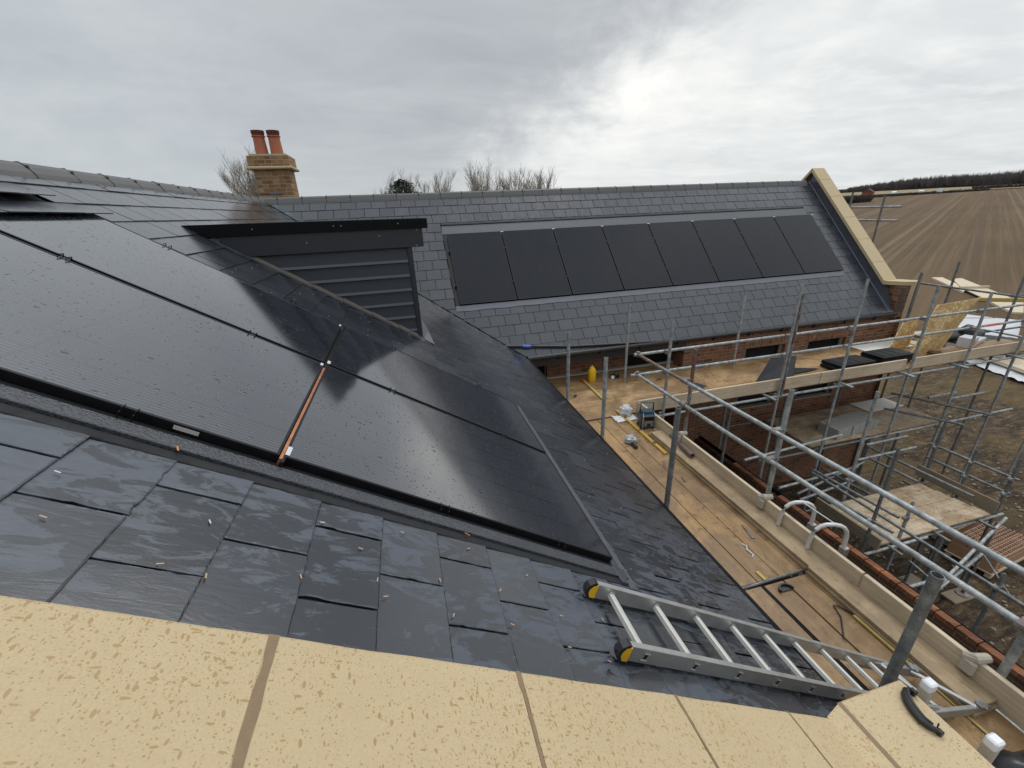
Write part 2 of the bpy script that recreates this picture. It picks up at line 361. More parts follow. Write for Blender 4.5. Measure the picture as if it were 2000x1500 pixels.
BX=mat_wood('scaffold board crossways',BOARDP,'x',.85,.75)
TY=mat_wood('pale toe board lengthways',PALEP,'y',.22,.25,mudcol=(.22,.16,.10))
TX=mat_wood('pale toe board crossways',PALEP,'x',.22,.2,mudcol=(.22,.16,.10))
PY=mat_wood('muddy plank',[(.34,.24,.14),(.50,.38,.24),(.62,.50,.34)],'y',.42,.55,mudcol=(.17,.115,.065))
PX=mat_wood('muddy lower board',[(.42,.33,.22),(.56,.45,.32),(.66,.55,.40)],'x',.80,.3)
TG=mat_wood('weathered toe board',[(.24,.20,.145),(.32,.27,.20)],'y',.3,.3)
WHW=mat_wood('new white timber',[(.60,.50,.36),(.72,.62,.46)],'x',.12,.1,mudcol=(.35,.26,.17))
WHITEM=plain('white primed timber',(.74,.72,.66),.6,var=.08,scale=4)
OSB=mat_osb('strand board')
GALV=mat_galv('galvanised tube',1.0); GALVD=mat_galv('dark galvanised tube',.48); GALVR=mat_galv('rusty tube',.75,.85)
FIT=mat_galv('coupler steel',.75,.5)
YEL=plain('yellow plastic',(.80,.47,.012),.35,var=.08,scale=3,bump=.03)
YELW=plain('yellow painted timber',(.44,.32,.10),.6,var=.25,scale=12)
RED=plain('orange red paint',(.62,.12,.05),.5,var=.15)
WPL=plain('white plastic film',(.60,.61,.64),.35,var=.16,scale=7,bump=.4)
TEAL=plain('dark teal casing',(.016,.055,.080),.38,var=.25)
GREYP=plain('grey casing',(.10,.105,.11),.45,var=.3)
CHROME=plain('silver trim',(.55,.55,.54),.3,.7,var=.1)
BLUE=plain('blue tape',(.06,.17,.62),.5,var=.4,scale=40)
BLOCK=plain('concrete block',(.33,.32,.295),.85,var=.22,scale=24,bump=.3)
DARK=plain('unlit recess',(.008,.008,.009),.9)  # near-black colour standing for the shade inside windows, vents and brick holes
CLEARP=plain('cloudy plastic',(.42,.44,.44),.22,var=.4,scale=22,bump=.5)
BARK=plain('bare bark',(.20,.17,.14),.85,var=.3,scale=3)
BARKP=plain('pale twig bark',(.27,.235,.19),.85,var=.3,scale=3)
EVER=plain('dark conifer foliage',(.022,.030,.018),.8,var=.4,scale=2)
HEDGE=plain('winter hedge twigs',(.060,.046,.038),.9,var=.4,scale=.8)
WOODF=plain('winter wood twigs',(.105,.094,.090),.95,var=.35,scale=.12)
STRAW=plain('rough grass verge',(.24,.19,.105),.9,var=.3,scale=.1)
GROUND=mat_ground('soil')
CARW=plain('white vehicle paint',(.72,.73,.74),.3,var=.05)
CARG=plain('vehicle glass',(.02,.025,.03),.1)
HOUSER=plain('distant red brick',(.26,.09,.06),.8,var=.2,scale=.5)
# ------------------------------------------------------------------ slates
GAPH=.0036
def slate_field(x0,x1,w1,gauge,width,off_even,off_odd,clips,holes,mesh,rough_fn=None,lift_fn=None,u_first=0):
    """x along eave, w up the slope; clips = list of (nx,nw,d) keep nx*x+nw*w<=d; holes = rects"""
    k=0
    while k*gauge<w1:
        wl=k*gauge; wh=min(w1,(k+1)*gauge+.012)
        off=off_even if k%2==0 else off_odd
        i0=math.floor((x0-off)/width); i1=math.ceil((x1-off)/width)
        for i in range(i0,i1):
            gp=GAPH*(1.5 if (rough_fn and wl<.9) else 1); a=max(x0,off+i*width+gp); b=min(x1,off+(i+1)*width-gp)
            if b-a<.02: continue
            rects=[(a,b,wl,wh)]
            for (ha,hb,hw0,hw1) in holes:
                nr=[]
                for (ra,rb,rl,rh) in rects:
                    if rb<=ha or ra>=hb or rh<=hw0+.013 or rl>=hw1: nr.append((ra,rb,rl,rh)); continue
                    if ra<ha: nr.append((ra,ha,rl,rh))
                    if rb>hb: nr.append((hb,rb,rl,rh))
                    ma,mb=max(ra,ha),min(rb,hb)
                    if rl<hw0: nr.append((ma,mb,rl,hw0))
                    if rh>hw1: nr.append((ma,mb,hw1,rh))
                rects=nr
            ja,jw=random.uniform(-.0015,.0015),random.uniform(-.002,.002)
            tl=random.uniform(-.0012,.0012); th=random.uniform(0,.0012); tw=random.uniform(-.0012,.0012)
            for (ra,rb,rl,rh) in rects:
                if rb-ra<.015 or rh-rl<.015: continue
                rough=rough_fn and rough_fn((ra+rb)/2,(rl+rh)/2)
                lift=lift_fn((ra+rb)/2,(rl+rh)/2) if lift_fn else 0
                poly=[(ra,rl+jw),(rb,rl+jw),(rb,rh),(ra,rh)]
                if rough:
                    q=[]
                    for e in range(4):
                        p0,p1=poly[e],poly[(e+1)%4]; nseg=22 if e in (0,) else 14
                        L=math.hypot(p1[0]-p0[0],p1[1]-p0[1]); nx,ny=-(p1[1]-p0[1])/L,(p1[0]-p0[0])/L
                        for j in range(nseg):
                            s=j/nseg; amp=.0 if j==0 else noise.noise((p0[0]*40+s*9,p0[1]*40+e*7,ja*900))*.0016+max(0,noise.noise((s*5+p0[0]*13,p0[1]*17,e+jw*500))-.46)*.022
                            amp=max(amp,-.0012)
                            q.append((p0[0]+(p1[0]-p0[0])*s+nx*amp,p0[1]+(p1[1]-p0[1])*s+ny*amp))
                    poly=q
                for (nx,nw,d) in clips:
                    out=[]
                    for e in range(len(poly)):
                        p,q2=poly[e],poly[(e+1)%len(poly)]; dp=nx*p[0]+nw*p[1]-d; dq=nx*q2[0]+nw*q2[1]-d
                        if dp<=0: out.append(p)
                        if (dp<0<dq) or (dq<0<dp):
                            s=dp/(dp-dq); out.append((p[0]+(q2[0]-p[0])*s,p[1]+(q2[1]-p[1])*s))
                    poly=out
                    if len(poly)<3: break
                if len(poly)<3: continue
                def H(x,w): return .0065+tl*.5+max(0,(wl+gauge-w)/gauge)*(.0075+tl)+(x-ra)*tw*.8+lift*max(0,(wl+gauge-w)/gauge)
                top=[(x,w,H(x,w)) for x,w in poly]; bot=[(x,w,max(-.004,H(x,w)-.0075)) for x,w in poly]; n=len(poly)
                if rough:
                    # inner ring makes the dressed, bevelled slate edge
                    cx=sum(p[0] for p in poly)/n; cw=sum(p[1] for p in poly)/n
                    inn=[]
                    for (x,w) in poly:
                        dx=-1 if x>cx else 1; dw=-1 if w>cw else 1
                        m=.003+abs(noise.noise((x*60,w*60,3)))*.006
                        inn.append((x+(dx*m if min(abs(x-ra),abs(x-rb))<.02 else 0),w+(m if abs(w-rl)<.02 else 0)))
                    ti=[(x,w,H(x,w)) for x,w in inn]; to=[(x,w,h-.0022) for x,w,h in top]
                    mesh.add(bot+to+ti,[tuple(range(2*n,3*n))]+[(e,(e+1)%n,n+(e+1)%n,n+e) for e in range(n)]+[(n+e,n+(e+1)%n,2*n+(e+1)%n,2*n+e) for e in range(n)])
                else:
                    mesh.add(bot+top,[tuple(range(n,2*n))]+[(e,(e+1)%n,n+(e+1)%n,n+e) for e in range(n)])
        k+=1
house=thing('house','unfinished slate roofed brick house with two wings meeting at a valley','house',(0,0,G))
# near wing slope
WA=(XE-XR)/ca; GA=.2364
vy=lambda w:YE+(w*ca)*TA/TB      # valley y at slope distance w
sl=M()
XA0=-1.985; 
hole_arr=(1.42,3.735,(XE-.925)/ca,(XE+1.96)/ca)
hole_dor=(4.77,9.0,(XE-.10)/ca,(XE+1.93)/ca)
def lift(x,w): return (.062 if w<(XE+2.2)/ca else .050) if (.0<x<3.74 and (XE+1.98)/ca<w<(XE+2.42)/ca) else 0
wref=(XE+.812)/ca; koff=wref/GA
sl_shift=(wref-math.floor(wref/GA)*GA)
MAs=MA@Matrix.Translation((0,sl_shift-GA,0))
def sh(h): return (h[0],h[1],h[2]-sl_shift+GA,h[3]-sl_shift+GA)
par=int(round((wref-sl_shift+GA)/GA))%2
e0,e1=(1.14,.99)
slope_k=ca*TA/TB
slate_field(.70,10.3,WA-sl_shift+GA,GA,.30,e1 if par==1 else e0,e0 if par==1 else e1,[(1,-slope_k,YE+slope_k*(sl_shift-GA)-.035),(0,-1,-(GA-sl_shift)+.012)],[sh(hole_arr),sh(hole_dor)],sl,
    rough_fn=lambda x,w:(x<1.45), lift_fn=lambda x,w:lift(x,w+sl_shift-GA))
roofA=sl.build('roof',SL_A,house,MAs)
u=M(); u.add([(.3,-.03,-.006),(7.2,-.03,-.006),(10.2,WA,-.006),(.3,WA,-.006)],[(0,1,2,3)]); u.build('roof_underlay',UNDER,roofA,MA)
# back slope of near wing
bs=M(); bs.add([(XR,.3,ZR-.01),(XR,13,ZR-.01),(2*XR-XE,13,ZE),(2*XR-XE,.3,ZE)],[(0,1,2,3)]); bs.build('roof_back_slope',SL_B,house)
# far wing slope
GAPH=.0048
sb_=M(); WB=(YR-YE)/cb; GB=.2362; kk=cb*TB/TA
holeB=(.88,10.14,(7.985-YE)/cb,(9.40-YE)/cb)
holeB=(.868,10.13,GB*5,(9.405-YE)/cb)
slate_field(-2.7,10.93,WB,GB,.2985,.112,.262,[(-1,-kk,-XE-.03)],[holeB],sb_)
roofB=sb_.build('roof',SL_B,house,MB_)
u=M(); u.add([(XE-.2,-.03,-.006),(10.95,-.03,-.006),(10.95,WB,-.006),(-2.9,WB,-.006)],[(0,1,2,3)]); u.build('roof_underlay',UNDER,roofB,MB_)
bs=M(); bs.add([(-3.5,YR,ZR-.012),(10.95,YR,ZR-.012),(10.95,2*YR-YE,ZE),(-3.5,2*YR-YE,ZE)],[(0,3,2,1)]); bs.build('roof_back_slope',SL_B,house)
# valley lining
v=M()
for (dx,dz,mi) in ((-.09,.012,0),):
    a=Vector((XE,YE,ZE)); b=Vector((XR,YR,ZR)); d=(b-a)
    da=Vector((-.10,0,.10*TA)); db=Vector((.09,0,0))
    v.add([a+Vector((0,0,.02))+da*1.0,a+Vector((0,0,-.002)),b+Vector((0,0,-.002)),b+Vector((0,0,.02))+da],[(0,1,2,3)])
    v.add([a+Vector((0,0,-.002)),a+Vector((.13,0,.004)),b+Vector((.13,0,.004)),b+Vector((0,0,-.002))],[(0,1,2,3)])
v.build('valley_lining',VALLEY,house)
v=M(); v.tube([Vector((XE+.0,YE,ZE+.012)),Vector((XR+.0,YR,ZR+.012))],.010,6); v.build('valley_roll',BLK,house)
# ridge tiles (each a tile with a collar at its joint)
def ridge(p0,dirv,nt,L,parent,slopes,start=0):
    """half-round angular ridge: dirv unit vector along, slopes = tan on both sides"""
    for i in range(nt):
        m=M(); a=Vector(p0)+Vector(dirv)*(L*i+start); side=Vector((dirv[1],-dirv[0],0))
        def sec(c,sc,dz):
            pts=[]
            for s,h in ((-.092,-.092*slopes[0]+.012),(-.078,-.070*slopes[0]+.030),(-.045,.030),(-.016,.056),(.016,.056),(.045,.030),(.078,-.070*slopes[1]+.030),(.092,-.092*slopes[1]+.012)):
                pts.append(c+side*(s*sc)+Vector((0,0,h*1.0+dz)))
            return pts
        jz=random.uniform(-.002,.003)
        r0=sec(a+Vector(dirv)*.004,1,jz); r1=sec(a+Vector(dirv)*(L-.004),1,jz); n=8
        m.add(r0+r1,[(k,k+1,n+k+1,n+k) for k in range(n-1)]+[tuple(range(n)),tuple(range(n,2*n))[::-1]])
        t=m.build('ridge_tile',RIDGE,parent)
        c=M(); q0=sec(a-Vector(dirv)*.005,1.02,.003+jz); q1=sec(a+Vector(dirv)*.005,1.02,.003+jz)
        c.add(q0+q1,[(k,k+1,n+k+1,n+k) for k in range(n-1)]+[tuple(range(n)),tuple(range(n,2*n))[::-1]])
        top=sec(a,1.0,.02)
        c.box((-.012,-.010,0),(.012,.010,.010),T=Matrix.Translation(a+Vector((0,0,.054))))
        c.box((-.009,-.009,0),(.009,.009,.022),T=Matrix.Translation(a+side*.05+Vector((0,0,.016))))
        m2=c.build('ridge_clip',BLKP,t) if False else c.build('ridge_collar',BLKP,parent)
ridge((XR,1.35,ZR),(0,1,0),19,.4604,roofA,(TA,TA))
ridge((XR-.16,YR,ZR-.008),(1,0,0),29,.4626,roofB,(TB,TB),0)
# ------------------------------------------------------------------ near wing array flashing
def inA(m,x,y0,y1,x1,h0,h1,mi=0,r=.003):
    """box on near slope: horizontal x range (x..x1), y range, heights off slates"""
    w0,w1=sorted(((XE-x)/ca,(XE-x1)/ca)); m.bbox((y0,w0,h0),(y1,w1,h1),r,mi); return m
def mat_drip(name):
    t=NT(name); v=t.obj(); d=t.vor(v,95); n=t.noise(v,3,4,.6)
    c=t.mix(t.val(d,.25,.5),(.020,.022,.026),(.085,.092,.105)); c=t.mix(n,c,(.035,.038,.044))
    return t.out(c,rough=.3,normal=t.bump(d,.5,.003),spec=.5)
DRIP=mat_drip('wet tray flashing')
fl=M(); inA(fl,-2.0,1.418,1.462,.93,.0,.012,1); inA(fl,-2.0,1.464,1.530,.93,.0,.026)
inA(fl,-2.0,1.531,3.70,.93,-.003,.010,1)
inA(fl,.865,1.42,3.735,.905,.0,.028); inA(fl,.910,1.40,3.74,.955,.0,.018,2)
inA(fl,-2.0,3.70,3.74,.93,.0,.018)
fl.build('array_flashing',[DRIP,UNDER,FLASH],house,MA)
# centre channel between the two columns
ch=M(); inA(ch,-.575,1.53,3.70,-.562,.01,.05); ch.build('channel_trim',BLK,house,MA)
cu=M()
for k in range(9):
    y0=1.545+k*.118
    inA(cu,-.582,y0,y0+.1165,-.5715,.016,.0515,r=.001)
cu.build('copper_strip',COPPER,house,MA)
sp=M(); rr=random.Random(3)
for (x,y,a) in ((-.83,1.46,.5),(.10,1.445,1.2),):
    sp.box((-.013,-.0028,0),(.013,.0028,.003),T=Matrix.Translation((y,(XE-x)/ca,.026))@Matrix.Rotation(a,4,'Z'))
sp.build('copper_tab',COPPER,house,MA)
# ------------------------------------------------------------------ solar panels
PW,PH,PT=1.096,1.722,.035
def make_panel(W,label,glass,group,near=True,pw=PW,clip_ys=()):
    root=thing('solar_panel',label,'solar panel',group=group,W=W)
    m=M(); fr=.011
    for a,b in (((0,0,0),(pw,fr,PT)),((0,PH-fr,0),(pw,PH,PT)),((0,fr,0),(fr,PH-fr,PT)),((pw-fr,fr,0),(pw,PH-fr,PT))): m.bbox(a,b,.0012)
    m.build('frame',BLK,root,W)
    g=M(); g.box((fr,fr,PT-.010),(pw-fr,PH-fr,PT-.0022)); g.build('glass',glass,root,W)
    return root
def panelW_A(xr_,y0): # lower edge (eave side) at horizontal x, starting at y
    return MA@Matrix.Translation((y0,(XE-xr_)/ca,.016))
near_lab=['rain spotted solar panel, biggest in view, left of the copper strip','black panel with sky glare at the lower right corner of the near roof array','dark panel beside the dormer foot, right of the centre gap in the upper row','long black panel left of the centre gap in the upper row by the dormer']
pA=[]
W0=panelW_A(-.585,1.566); p0=make_panel(W0,near_lab[0],GLA,'solar panels on the near roof',pw=1.105)
pA.append(p0)
dup(p0,panelW_A(.868,1.566),near_lab[1])
W2=panelW_A(.868,2.700); p2=make_panel(W2,near_lab[2],GLA,'solar panels on the near roof',pw=.985)
dup(p2,panelW_A(-.592,2.700),near_lab[3])
# clamps
def clamp(parentW,x,y,par):
    m=M()
    for s in (-.017,.017):
        m.tube([(x-.022,y+s,.03),(x-.016,y+s,.047),(x+.016,y+s,.047),(x+.022,y+s,.03)],.0028,6)
    m.bbox((x-.010,y-.022,.012),(x+.010,y+.022,.034),.002)
    m.build('panel_clamp',BLK,par,parentW)
for (root,W,xs) in ((p0,W0,(.40,1.30)),):
    for yy in (.42,1.30): clamp(W,1.115,yy,root)
lst=[o for o in C.objects if o.name.startswith('solar_panel')]
for o,W,sx in ((lst[0],W0,-.012),(lst[1],panelW_A(.868,1.566),-.012)):
    for yy in ((.48,1.30) if o is lst[0] else (.36,1.02)):
        m=M()
        for s in (-.02,.02): m.tube([(sx+.018,yy+s,.040),(sx-.004,yy+s,.041),(sx-.014,yy+s,.03),(sx-.016,yy+s,-.03),(sx-.04,yy+s,-.045)],.0027,6)
        m.bbox((sx-.03,yy-.03,-.046),(sx-.002,yy+.03,-.038),.002); m.tube([(sx-.016,yy,-.038),(sx-.016,yy,-.026)],.008,8)
        m.build('panel_clamp',BLK,o,W)
for o,W,pw in ((lst[1],panelW_A(.868,1.566),1.105),(lst[2],W2,.985),(lst[3],panelW_A(-.592,2.70),.985)):
    for yy in (.40,1.28): clamp(W,pw+.012,yy,o)
# white corner labels and serial strip
def lab(o,W,a,b,name='white_label'):
    m=M(); m.box((a[0],a[1],PT+.0005),(b[0],b[1],PT+.002)); m.build(name,WPL,o,W)
lab(lst[1],panelW_A(.868,1.566),(.012,1.695),(.075,1.712)); lab(lst[0],W0,(1.06,.004),(1.10,.020))
m=M(); m.box((-.0018,.27,.010),(-.0008,.35,.026)); m.build('serial_label',plain('paper label',(.5,.49,.46),.6,var=.3,scale=300),lst[0],W0)
lab(lst[2],W2,(.0,1.70),(.05,1.718)); lab(lst[3],panelW_A(-.592,2.70),(.93,.006),(.975,.022))
# far wing: eight panels in a row
far_lab=['first dark solar panel of the far row, nearest the dormer','second panel along the far row from the dormer','third panel along the far row from the dormer','fourth panel along the far row from the dormer',
 'fifth panel along the far row from the dormer','fourth panel from the gable coping in the far row','third panel from the gable coping in the far row','second panel from the gable coping in the far row']
far_lab[5]='sixth panel of the far row, two more lie between it and the gable end'; far_lab[6]='next to last panel of the far row before the gable coping'; far_lab[7]='last panel of the far row, closest to the stone gable coping'
wB=(8.004-YE)/cb
def WBm(i): return MB_@Matrix.Translation((.951+1.154*i,wB-.0,.03))
PHs=PH; q0=make_panel(WBm(0),far_lab[0],GLB,'solar panels in a row on the far roof',pw=1.130)
m=M()
for yy in (.44,1.28): m.bbox((-.034,yy-.02,-.005),(-.004,yy+.02,.04),.004)
m.build('panel_clamp',BLK,q0,WBm(0))
m=M(); m.box((1.13,1.705,.03),(1.19,1.72,.036)); m.build('white_label',WPL,q0,WBm(0))
FP=[dup(q0,WBm(i),far_lab[i]) for i in range(1,8)]
fb=M()
fb.bbox((.865,(9.235-YE)/cb,.0),(10.13,(9.395-YE)/cb,.016),.003); fb.bbox((.865,(9.398-YE)/cb,.0),(10.12,(9.425-YE)/cb,.030),.003,1)
fb.bbox((.868,(7.99-YE)/cb,-.003),(10.13,(9.235-YE)/cb,.006),.002,1)
fb.bbox((.872,(7.96-YE)/cb,.0),(.886,(9.24-YE)/cb,.030),.002,1)
fb.build('array_flashing',[FLASH,BLK],house,MB_)
ap=M(); nseg=60; ww0=(7.915-YE)/cb; ww1=(7.995-YE)/cb
vs=[];fs=[]
for i in range(nseg+1):
    x=.86+(10.15-.86)*i/nseg; j=noise.noise((x*3,1,2))*.012
    vs+=[(x,ww0+j,.018+.004*noise.noise((x*9,0,0))),(x,ww1,.034)]
for i in range(nseg): fs.append((2*i,2*i+2,2*i+3,2*i+1))
ap.add(vs,fs); ap.build('lead_apron',LEAD,house,MB_)
# ------------------------------------------------------------------ dormer
LIPM=plain('sky lit cladding edge',(.060,.068,.088),.38,var=.1)  # lip colour raised above the cladding, painting in the sky it catches
cheek=M(); yC=4.77
cheek.add([(.108,yC+.012,-1.31),(.108,yC+.012,-.05),(-1.95,yC+.012,-.05),(-1.95,yC+.012,.0)],[(0,1,2,3)])
cheek.box((-.02,yC+.02,-1.28),(.10,7.2,-.30)) ; 
dorm=cheek.build('dormer',CLAD,house)
zb=-.30
for k in range(8):
    z1=zb-.150*k; z0=z1-.150
    # board cut to the roof slope
    def xs(z): return XE-(z-ZE)/TA
    xl=max(-1.6,min(.06,xs(z1)-.03)); xl0=min(.06,xs(z0)-.03)
    if xl0>=.058 and xl>=.058: continue
    b=M(); f0,f1=yC-.020,yC-.004
    # feather-edged board: shiplap step at its foot
    pts=[(.058,z1,f1),(xl,z1,f1),(xl,z1-.010,f1),(.058,z1-.010,f1)]
    poly=[(xl,z1),(.058,z1),(.058,z0),(max(xl0,xl),z0)] if xl0>xl else [(xl,z1),(.058,z1),(.058,z0),(xl,z0)]
    n=4
    b.add([(x,yC-.002-(.0 if z==z1 else .022),z+(0 if z==z1 else .022)) for x,z in poly]+[(x,yC+.01,z) for x,z in poly],[(0,1,2,3),(0,4,5,1),(1,5,6,2),(3,2,6,7)])
    # light-catching sloped foot of the board
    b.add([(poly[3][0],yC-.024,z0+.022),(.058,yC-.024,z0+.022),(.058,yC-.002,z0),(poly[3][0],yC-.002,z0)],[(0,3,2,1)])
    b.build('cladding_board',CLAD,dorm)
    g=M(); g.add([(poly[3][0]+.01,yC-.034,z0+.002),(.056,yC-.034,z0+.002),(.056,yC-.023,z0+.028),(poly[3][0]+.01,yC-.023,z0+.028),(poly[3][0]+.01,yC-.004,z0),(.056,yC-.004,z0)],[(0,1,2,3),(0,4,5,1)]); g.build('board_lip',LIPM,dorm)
cp=M(); cp.bbox((.060,yC-.032,-1.305),(.112,yC+.03,-.28),.003); cp.build('corner_post',CLAD,dorm)
fb=M(); fb.bbox((-1.66,yC-.045,-.298),(.236,yC-.020,-.108),.003); fb.bbox((.205,yC-.03,-.290),(.238,7.3,-.108),.003); fb.build('fascia_board',FASC,dorm)
ft=M(); ft.add([(-1.95,yC-.06,.010),(.296,yC-.06,-.022),(.296,yC-.06,-.118),(-1.74,yC-.06,-.104),(-1.95,yC-.02,.010),(.296,yC-.02,-.022),(.296,yC-.02,-.118),(-1.74,yC-.02,-.104)],[(0,3,2,1),(0,1,5,4),(1,2,6,5),(2,3,7,6)])
ft.add([(-1.95,yC-.05,.008),(.29,yC-.05,-.024),(.29,7.4,-.024),(-1.95,7.4,.008)],[(0,1,2,3)]); ft.bbox((.26,yC-.05,-.118),(.296,7.4,-.022),.003)
ft.build('roof_edge_trim',GUTM,dorm)
sc=M()
for x,z in ((-1.35,-.05),(-.62,-.055),(-.55,-.058),(.0,-.06),(-.9,-.20),(-.2,-.17),(.16,-.28),(.18,-.13)): sc.lathe((x,z,yC-.0615 if z>-.1 else yC-.0465),[(.0,-.001),(.006,-.001),(.006,.001)],8,T=Matrix(((1,0,0,0),(0,0,1,0),(0,1,0,0),(0,0,0,1))))
sc.build('screw_head',ALUD,dorm)
lf=M(); x0_=-1.72
for k in range(7):
    a=-1.72+k*.265; b=a+.262; za=ZE+(XE-a)*TA; zb_=ZE+(XE-b)*TA
    b=min(b,.13); zb_=ZE+(XE-b)*TA
    lf.add([(a,yC-.040,za+.022),(b,yC-.040,zb_+.016),(b,yC-.024,zb_+.045),(a,yC-.024,za+.055)],[(0,1,2,3)])
    lf.add([(a,yC-.115,za+.018),(b,yC-.115,zb_+.012),(b,yC-.040,zb_+.016),(a,yC-.040,za+.022)],[(0,1,2,3)],1)
lf.build('dormer_flashing',[plain('weathered step flashing',(.12,.10,.085),.6,var=.5,scale=15),LEADD],house)
lf=M(); lf.add([(.112,yC-.02,ZE+(XE-.112)*TA+.02),(.23,yC-.06,ZE+(XE-.23)*TA+.02),(.20,yC+.5,ZE+(XE-.20)*TA+.02),(.116,yC+.6,ZE+(XE-.116)*TA+.17)],[(0,1,2,3)]); lf.build('lead_apron',LEAD,house)
# ------------------------------------------------------------------ copings
def coping_poly(poly_top,thick,name='coping_stone',mat=STONE,parent=house,W=None):
    m=M(); n=len(poly_top); m.add([Vector(p)-Vector((0,0,thick)) for p in poly_top]+[Vector(p) for p in poly_top],[tuple(range(n,2*n))]+[(e,(e+1)%n,n+(e+1)%n,n+e) for e in range(n)])
    return m.build(name,mat,parent,W)
off=.182; yc0,yc1=.742,.20
zc=lambda x:ZE+(XE-x)*TA+off
xs_=[-2.9,-2.18,-1.46,-.965,-.372,.160,.690,1.235,1.478]
for a,b in zip(xs_[:-1],xs_[1:]):
    gap=.0055
    a2,b2=a+gap,b-gap
    if b==1.478: b2=b
    nn=12; y_e=lambda x:yc0+.003*noise.noise((x*7,0,5))
    top=[(a2,yc1,zc(a2)),(b2,yc1,zc(b2))]+[(b2+(a2-b2)*i/nn,y_e(b2+(a2-b2)*i/nn),zc(b2+(a2-b2)*i/nn)) for i in range(nn+1)]
    m=M(); n=len(top); bot=[(x,y,z-.07) for x,y,z in top]; r=.006
    ti=[(x+(r if x<(a+b)/2-abs(b-a)*.49 else (-r if (x>(a+b)/2+abs(b-a)*.49 and b!=1.478) else 0)),y-(r if y>.6 else 0),z+ .0) for x,y,z in top]
    tz=[(x,y,zc(x)) for x,y,_ in ti]; to=[(x,y,z-.004) for x,y,z in top]
    m.add(bot+to+tz,[tuple(range(2*n,3*n))]+[(e,(e+1)%n,n+(e+1)%n,n+e) for e in range(n)]+[(n+e,n+(e+1)%n,2*n+(e+1)%n,2*n+e) for e in range(n)])
    m.build('coping_stone',STONE,house)
zk=zc(1.478)
mo=M(); mo.add([(-2.9,yc1,zc(-2.9)-.004),(1.47,yc1,zc(1.47)-.004),(1.47,yc0-.006,zc(1.47)-.004),(-2.9,yc0-.006,zc(-2.9)-.004)],[(0,1,2,3)])
# ragged pointing smeared along each joint
for xj,wd in ((-.965,.007),(-.372,.0075),(.160,.005),(.690,.004),(1.235,.003)):
    vs=[];fs=[]; nn=26
    for i in range(nn+1):
        y=yc1+(yc0-yc1)*i/nn; l=wd*(1+.5*noise.noise((y*16,xj,0)))+(.003 if i>23 else 0); r2=wd*(1+.6*noise.noise((y*16,xj,7)))
        vs+=[(xj-l,y,zc(xj-l)+.0012),(xj+r2,y,zc(xj+r2)+.0012)]
    for i in range(nn): fs.append((2*i,2*i+1,2*i+3,2*i+2))
    mo.add(vs,fs)
vs=[];fs=[]
for i in range(27):
    y=yc1+(.775-yc1)*i/26; l=.009*(1+.4*noise.noise((y*16,2,0))); vs+=[(1.575-l*1.0,y,zk+.0012),(1.575+l,y,zk+.0012)]
for i in range(26): fs.append((2*i,2*i+1,2*i+3,2*i+2))
mo.add(vs,fs); mo.build('mortar_joint',MORT,house)
coping_poly([(1.478,yc1,zk),(1.569,yc1,zk),(1.569,.772,zk),(1.478,.745,zk)],.09)
m=M(); m.bbox((1.581,yc1,zk-.10),(1.925,.778,zk),.006); m.build('kneeler_stone',STONE,house)
m=M(); m.box((XE-3.6,.25,ZE-.2),(XE-3.5,.70,-1)); 
# gable wall below the near coping
gw=M(); gw.add([(XR-1,.70,G),(1.88,.70,G),(1.88,.70,zk-.1),(1.47,.70,zk-.1),(XR,.70,ZR+.05),(XR-1,.70,ZR-.6)],[(0,1,2,3,4,5)]); gw.add([(1.88,.30,G),(1.88,.70,G),(1.88,.70,zk-.1),(1.88,.30,zk-.1)],[(0,1,2,3)]); gw.build('gable_wall',BRICK,house)
# lead soaker between slates and near gable
# far gable coping
offB=.35; zB=lambda y:ZE+(y-YE)*TB+offB
ys=[7.47,7.84,8.33,8.82,9.31,9.72,YR]
cx0,cx1=10.815,11.20
for a,b in zip(ys[:-1],ys[1:]):
    coping_poly([(cx0,a+.004,zB(a+.004)),(cx1,a+.004,zB(a+.004)),(cx1,b-.004,zB(b-.004)),(cx0,b-.004,zB(b-.004))],.09,mat=STONED)
for a,b in ((YR,10.5),(10.5,11.0),(11.0,12.2)):
    zz=lambda y:zB(YR)-(y-YR)*TB
    coping_poly([(cx0,a+.004,zz(a+.004)),(cx1,a+.004,zz(a+.004)),(cx1,b-.004,zz(b-.004)),(cx0,b-.004,zz(b-.004))],.09,mat=STONED)
m=M(); zk2=zB(7.47); m.prism([(cx0,7.47),(cx0+.01,7.40),(11.00,7.16),(11.20,7.05),(11.42,7.15),(11.25,7.47)],zk2-.085,zk2); m.build('kneeler_stone',STONED,house)
gw=M(); gx0,gx1=10.95,11.19
gw.add([(gx0,7.2,ZE-.3),(gx0,YR,ZR+.20),(gx0,2*YR-7.2,ZE-.3)],[(0,1,2)])
gw.add([(gx0,7.12,ZE-.3),(gx0,7.46,ZE-.3),(gx0,7.46,zk2-.085),(gx0,7.12,zk2-.085)],[(0,1,2,3)])
gw.add([(gx1,7.12,G),(gx1,13,G),(gx1,13,ZE-.3),(gx1,YR,ZR+.25),(gx1,7.46,zk2-.085),(gx1,7.12,zk2-.085)],[(0,1,2,3,4,5)])
gw.add([(gx0,7.12,ZE-.12),(gx1,7.12,ZE-.12),(gx1,7.12,zk2-.085),(gx0,7.12,zk2-.085)],[(0,1,2,3)])
gw.build('gable_wall',BRICK,house)
